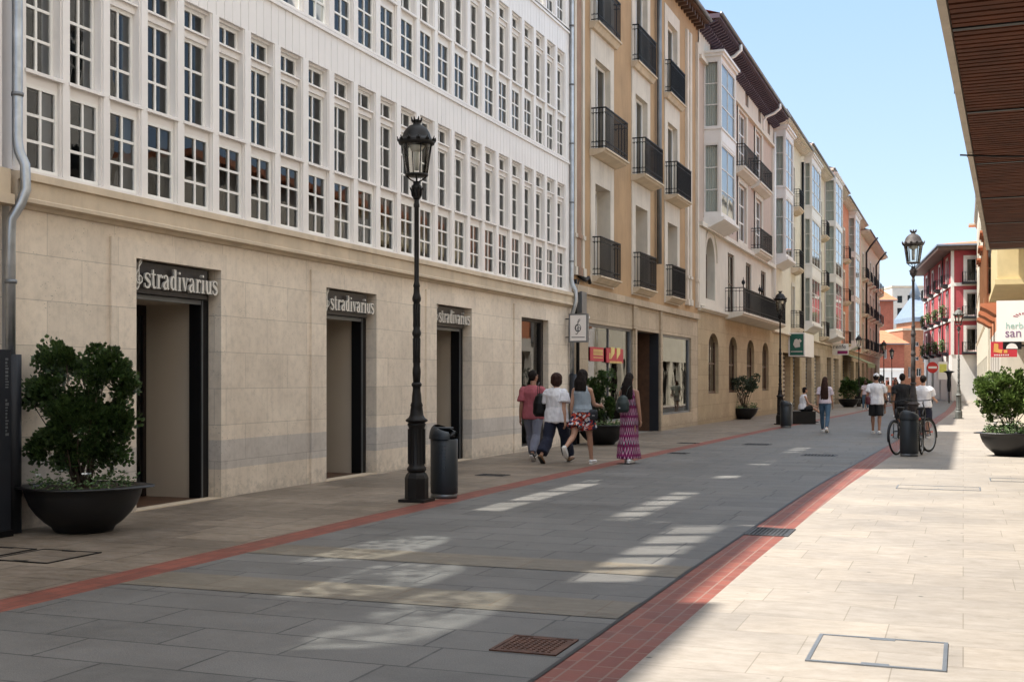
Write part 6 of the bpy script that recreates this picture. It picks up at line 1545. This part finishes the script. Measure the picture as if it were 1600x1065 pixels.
def bands():
    m, t, N, L, B = newmat('banded_dress_cloth'); tc = N.new('ShaderNodeTexCoord'); sp = N.new('ShaderNodeSeparateXYZ'); L.new(tc.outputs['Object'], sp.inputs[0])
    at = N.new('ShaderNodeMath'); at.operation = 'ARCTAN2'; L.new(sp.outputs[0], at.inputs[0]); L.new(sp.outputs[1], at.inputs[1])
    sw = N.new('ShaderNodeMath'); sw.operation = 'MULTIPLY'; L.new(at.outputs[0], sw.inputs[0]); sw.inputs[1].default_value = 14
    pp = N.new('ShaderNodeMath'); pp.operation = 'PINGPONG'; L.new(sw.outputs[0], pp.inputs[0]); pp.inputs[1].default_value = 1.5
    ad = N.new('ShaderNodeMath'); ad.operation = 'MULTIPLY_ADD'; L.new(pp.outputs[0], ad.inputs[0]); ad.inputs[1].default_value = .085; L.new(sp.outputs[2], ad.inputs[2])
    sc = N.new('ShaderNodeMath'); sc.operation = 'MULTIPLY'; L.new(ad.outputs[0], sc.inputs[0]); sc.inputs[1].default_value = 2.7
    fr = N.new('ShaderNodeMath'); fr.operation = 'FRACT'; L.new(sc.outputs[0], fr.inputs[0])
    c = ramp(N, L, fr.outputs[0], [(0, (.25,.01,.10)), (.18, (.02,.01,.03)), (.32, (.55,.5,.55)), (.42, (.30,.02,.14)), (.58, (.02,.01,.03)), (.7, (.35,.03,.17)), (.82, (.55,.45,.5)), (.9, (.03,.01,.03))]); c.node.color_ramp.interpolation = 'CONSTANT'
    L.new(c, B.inputs['Base Color']); B.inputs['Roughness'].default_value = .9; return m
FL_ = floral(); BD_ = bands()
person('person in a rose shirt and grey blue trousers walking nearest the wall', GD(833, 22.9), 1.70, .05, 24, -18, 4, 22, -12, 14, 15, 12, fem=False, skin=SKt, hair=HD, top=FR, toptype='shirt', bottom=FG, bottype='long', shoe=DS, build=1.02, vox=.0065, tophem=.84, headyaw=-30)
person('person with bobbed brown hair, loose white tee and wide navy trousers', GD(869, 22.2), 1.66, -.12, -20, 26, 24, 3, 12, -14, 10, 14, skin=SK, hair=HB, top=FW_, bottom=FN, bottype='wide', shoe=TS, wide=1.5, build=1.1, vox=.0065, tophem=.84, headyaw=12, sock=DS, bob=1.12)
person('person in a pale denim top and floral shorts with white shoes', GD(910, 21.9), 1.68, -.1, -24, 14, 40, 3, -8, 22, 20, 62, skin=SK, hair=HD, hairlen=.30, top=FD, toptype='tank', bottom=FL_, bottype='skirtshorts', shoe=WS, vox=.0065, wide=.8, tophem=.98, bob=1.0)
person('person with long dark hair in a long magenta and white banded dress', GD(983, 22.1), 1.62, -.15, 10, -10, 3, 12, 6, -10, 12, 10, 6, 14, skin=SKt, hair=HD, hairlen=.42, top=BD_, toptype='dress', bottom=BD_, bottype='dress', shoe=WS, vox=.0065, wide=.7, hemz=.30)
person('person with very long brown hair, pale pink tee and blue jeans', GD(1289, 36.6), 1.66, -.05, 16, -16, 3, 20, -10, 10, 8, 12, skin=SK, hair=HB, hairlen=.62, top=PK, bottom=JE, bottype='slim', shoe=WS, vox=.008, tophem=.93, wide=.9)
person('person in a white cap, white tee and black shorts walking away in mid road', GD(1369, 35.8), 1.74, -.08, 7, -7, 2, 6, -14, 20, 18, 40, 14, 10, fem=False, skin=SKt, hair=HD, top=FW_, bottom=FB_, bottype='kneeshorts', shoe=WS, cap=plain('cap_white', (.7, .7, .72), .8, bd=0), vox=.008, build=1.05, tophem=.86)
person('person in a black tee and dark shorts left of the lamp post with bicycles', GD(1410, 33.5), 1.72, .0, 14, -14, 3, 18, -8, 12, 14, 20, fem=False, skin=SKt, hair=HD, top=FB_, bottom=FB_, bottype='kneeshorts', shoe=DS, vox=.009)
person('person in a white tee and navy shorts right of the lamp post with bicycles', GD(1442.5, 31.8), 1.66, -.1, -14, 12, 18, 3, 8, 24, 14, 50, 8, 16, fem=False, skin=SK, hair=HD, top=FW_, bottom=FN, bottype='kneeshorts', shoe=WS, vox=.009, wide=1.2, build=1.08)
BL = BENCH.location
person('person in a white top sitting on the black bench', GD(1254, 44.6), 1.62, -H90+TH+.2, 78, 88, 62, 30, 20, 24, 40, 45, skin=SK, hair=HD, top=FW_, toptype='tank', bottom=FB_, bottype='shorts', shoe=DS, vox=.009, sit=.50, lean=6)
person('person with sunglasses in a dark top and sand skirt walking towards the viewer', GD(1399.5, 54), 1.68, math.pi-.1, 16, -14, 3, 18, 10, -10, 20, 15, skin=SKt, hair=HB, hairlen=.25, top=plain('green_cloth', (.05, .07, .06), .9, bd=0), toptype='tank', bottom=plain('sand_cloth', (.28, .2, .12), .9, bd=0), bottype='skirtshorts', shoe=WS, vox=.010, glasses=True)
person('person in a pale green shirt partly hidden behind the man in the white cap', GD(1379, 60), 1.64, math.pi, -14, 14, 16, 3, 8, -8, 15, 15, skin=SKt, hair=HD, hairlen=.2, top=plain('pale_green_cloth', (.40, .44, .34), .9, bd=0), bottom=plain('sage_cloth', (.3, .28, .24), .9, bd=0), bottype='shorts', shoe=TS, vox=.010)
person('person in a pale top standing in the shade by the farthest left planters', GD(1352, 70), 1.66, .5, 5, -5, 2, 6, 4, -4, 10, 10, skin=SK, hair=HB, hairlen=.15, top=PK, bottom=JE, bottype='slim', shoe=WS, vox=.011)
person('small far person in orange standing before the white shopfront', GD(1388, 92), 1.66, .4, 5, -5, 2, 6, 4, -4, 10, 10, skin=SK, hair=HB, top=plain('apricot_cloth', (.6, .3, .2), .9, bd=0), bottom=FG, bottype='long', shoe=WS, vox=.012)
# bags carried by the walkers: things of their own
def bagthing(name, label, cat, loc, yaw): return thing(name, label, cat, loc, yaw)
def soft(name, m, parent, rings_, vox=.008, d=.006):
    b = MB(); b.loft(rings_, 18); return remesh(b, name, m, vox, 3, FOLD(12, d), parent)
p = GD(848, 22.55); t = bagthing('rucksack', 'black rucksack slung over the shoulder between the rose shirt and the white tee', 'rucksack', p, .05)
soft('bag_body', M['black'], t, [(0, -.16, .84, .10, .05), (0, -.17, .90, .135, .085), (0, -.17, 1.08, .13, .085), (0, -.15, 1.22, .09, .06), (0, -.14, 1.26, .04, .03)])
b = MB(); b.tube([(-.06, -.12, 1.24), (-.07, -.08, 1.42), (-.07, .02, 1.46), (-.09, .12, 1.32), (-.1, .1, 1.1)], [(.022, .006)]*5, 6); b.build('strap', M['black'], t)
p = GD(924, 21.8); t = bagthing('handbag', 'small dark green handbag hanging at the hip of the floral shorts', 'handbag', p, 0)
soft('bag_body', M['darkgrey'], t, [(0, 0, .80, .10, .045), (0, 0, .84, .115, .055), (0, 0, .94, .115, .05), (0, 0, .98, .10, .03)])
b = MB(); b.tube([(-.09, 0, .96), (-.12, -.02, 1.2), (-.16, 0, 1.42), (-.10, .03, 1.2), (-.05, .02, .97)], .006, 6); b.build('strap', M['black'], t)
b = MB(); b.box(.03, .08, -.062, -.056, .87, .885); b.build('clasp', M['steel'], t)
p = GD(979, 22.0); t = bagthing('rucksack', 'small dark green rucksack on the back above the banded dress', 'rucksack', p, -.15)
gm = plain('bottle_green_leather', (.02, .035, .035), .5, bd=0)
soft('bag_body', gm, t, [(0, -.17, .93, .10, .05), (0, -.18, .98, .125, .065), (0, -.18, 1.10, .12, .065), (0, -.165, 1.20, .085, .045), (0, -.16, 1.235, .04, .02)])
b = MB(); b.tube([(-.05, -.15, 1.22), (-.075, -.10, 1.36), (-.08, .0, 1.405)], [(.008, .004)]*3, 5); b.tube([(.05, -.15, 1.22), (.075, -.10, 1.36), (.08, .0, 1.405)], [(.008, .004)]*3, 5); b.build('strap', gm, t)
b = MB(); b.box(-.05, -.015, -.252, -.246, 1.005, 1.02); b.build('badge', M['white'], t)
p = GD(1356, 35.7); t = bagthing('sling_bag', 'dark red sling bag at the left hip of the person in the white cap', 'bag', p, 0)
soft('bag_body', plain('dark_red_bag', (.10, .02, .03), .7, bd=0), t, [(0, .05, .86, .05, .06), (0, .05, .9, .07, .09), (0, .05, 1.05, .065, .09), (0, .05, 1.1, .03, .05)], .01)
# ================================================================ camera, sky, sun
W = bpy.data.worlds.new("World"); SC.world = W; W.use_nodes = True
N = W.node_tree.nodes; L = W.node_tree.links; bg = N['Background']
sky = N.new('ShaderNodeTexSky'); sky.sky_type = 'NISHITA'; sky.sun_disc = False
EL = 60.0; PHI = 25.0
sky.sun_elevation = R(EL); sky.sun_rotation = R(180+90-PHI); sky.air_density = 1.0; sky.dust_density = .1; sky.ozone_density = 1.2
sky.altitude = 850
mxn = N.new('ShaderNodeMix'); mxn.data_type = 'RGBA'; mxn.inputs[0].default_value = .90
tcw = N.new('ShaderNodeTexCoord'); spw = N.new('ShaderNodeSeparateXYZ'); L.new(tcw.outputs['Generated'], spw.inputs[0])
rw = N.new('ShaderNodeValToRGB'); L.new(spw.outputs[2], rw.inputs[0]); SK_ = 1/.15
CR_ = rw.color_ramp; CR_.elements.new(.5); CR_.elements.new(.8)
for e_, (p_, c_) in zip(CR_.elements, ((.0, (.142, .168, .205)), (.36, (.088, .138, .205)), (.58, (.26, .285, .31)), (1.0, (.46, .48, .50)))):
    e_.position = p_; e_.color = (c_[0]*SK_, c_[1]*SK_, c_[2]*SK_, 1)
L.new(sky.outputs[0], mxn.inputs[6]); L.new(rw.outputs[0], mxn.inputs[7]); L.new(mxn.outputs[2], bg.inputs[0]); bg.inputs[1].default_value = .15
ld = bpy.data.lights.new('sun', 'SUN'); ld.energy = 2.1; ld.angle = R(.53); ld.color = (1, .95, .87)
lo = bpy.data.objects.new('sun', ld); COL.objects.link(lo)
d = Vector((math.cos(R(EL))*math.cos(R(PHI)), math.cos(R(EL))*math.sin(R(PHI)), -math.sin(R(EL))))
lo.rotation_euler = d.to_track_quat('-Z', 'Y').to_euler(); lo.location = (-20, 0, 30)
cam = bpy.data.cameras.new('camera'); co = bpy.data.objects.new('camera', cam); COL.objects.link(co)
co.location = (0, 0, 1.5); co.rotation_euler = (R(90), 0, TH)
cam.sensor_width = 36; cam.lens = F/1600*36; cam.shift_y = (HZ-532.5)/1600; cam.clip_start = .05; cam.clip_end = 5000
SC.camera = co
SC.view_settings.view_transform = 'Standard'; SC.view_settings.look = 'None'; SC.view_settings.gamma = 1; SC.view_settings.exposure = EXPO
SC.cycles.max_bounces = 8; SC.cycles.diffuse_bounces = 5; SC.cycles.glossy_bounces = 4; SC.cycles.transparent_max_bounces = 12; SC.cycles.transmission_bounces = 4
SC.cycles.caustics_reflective = False; SC.cycles.caustics_refractive = False; SC.cycles.sample_clamp_indirect = 6
SC.cycles.use_denoising = True
SC.render.use_persistent_data = False
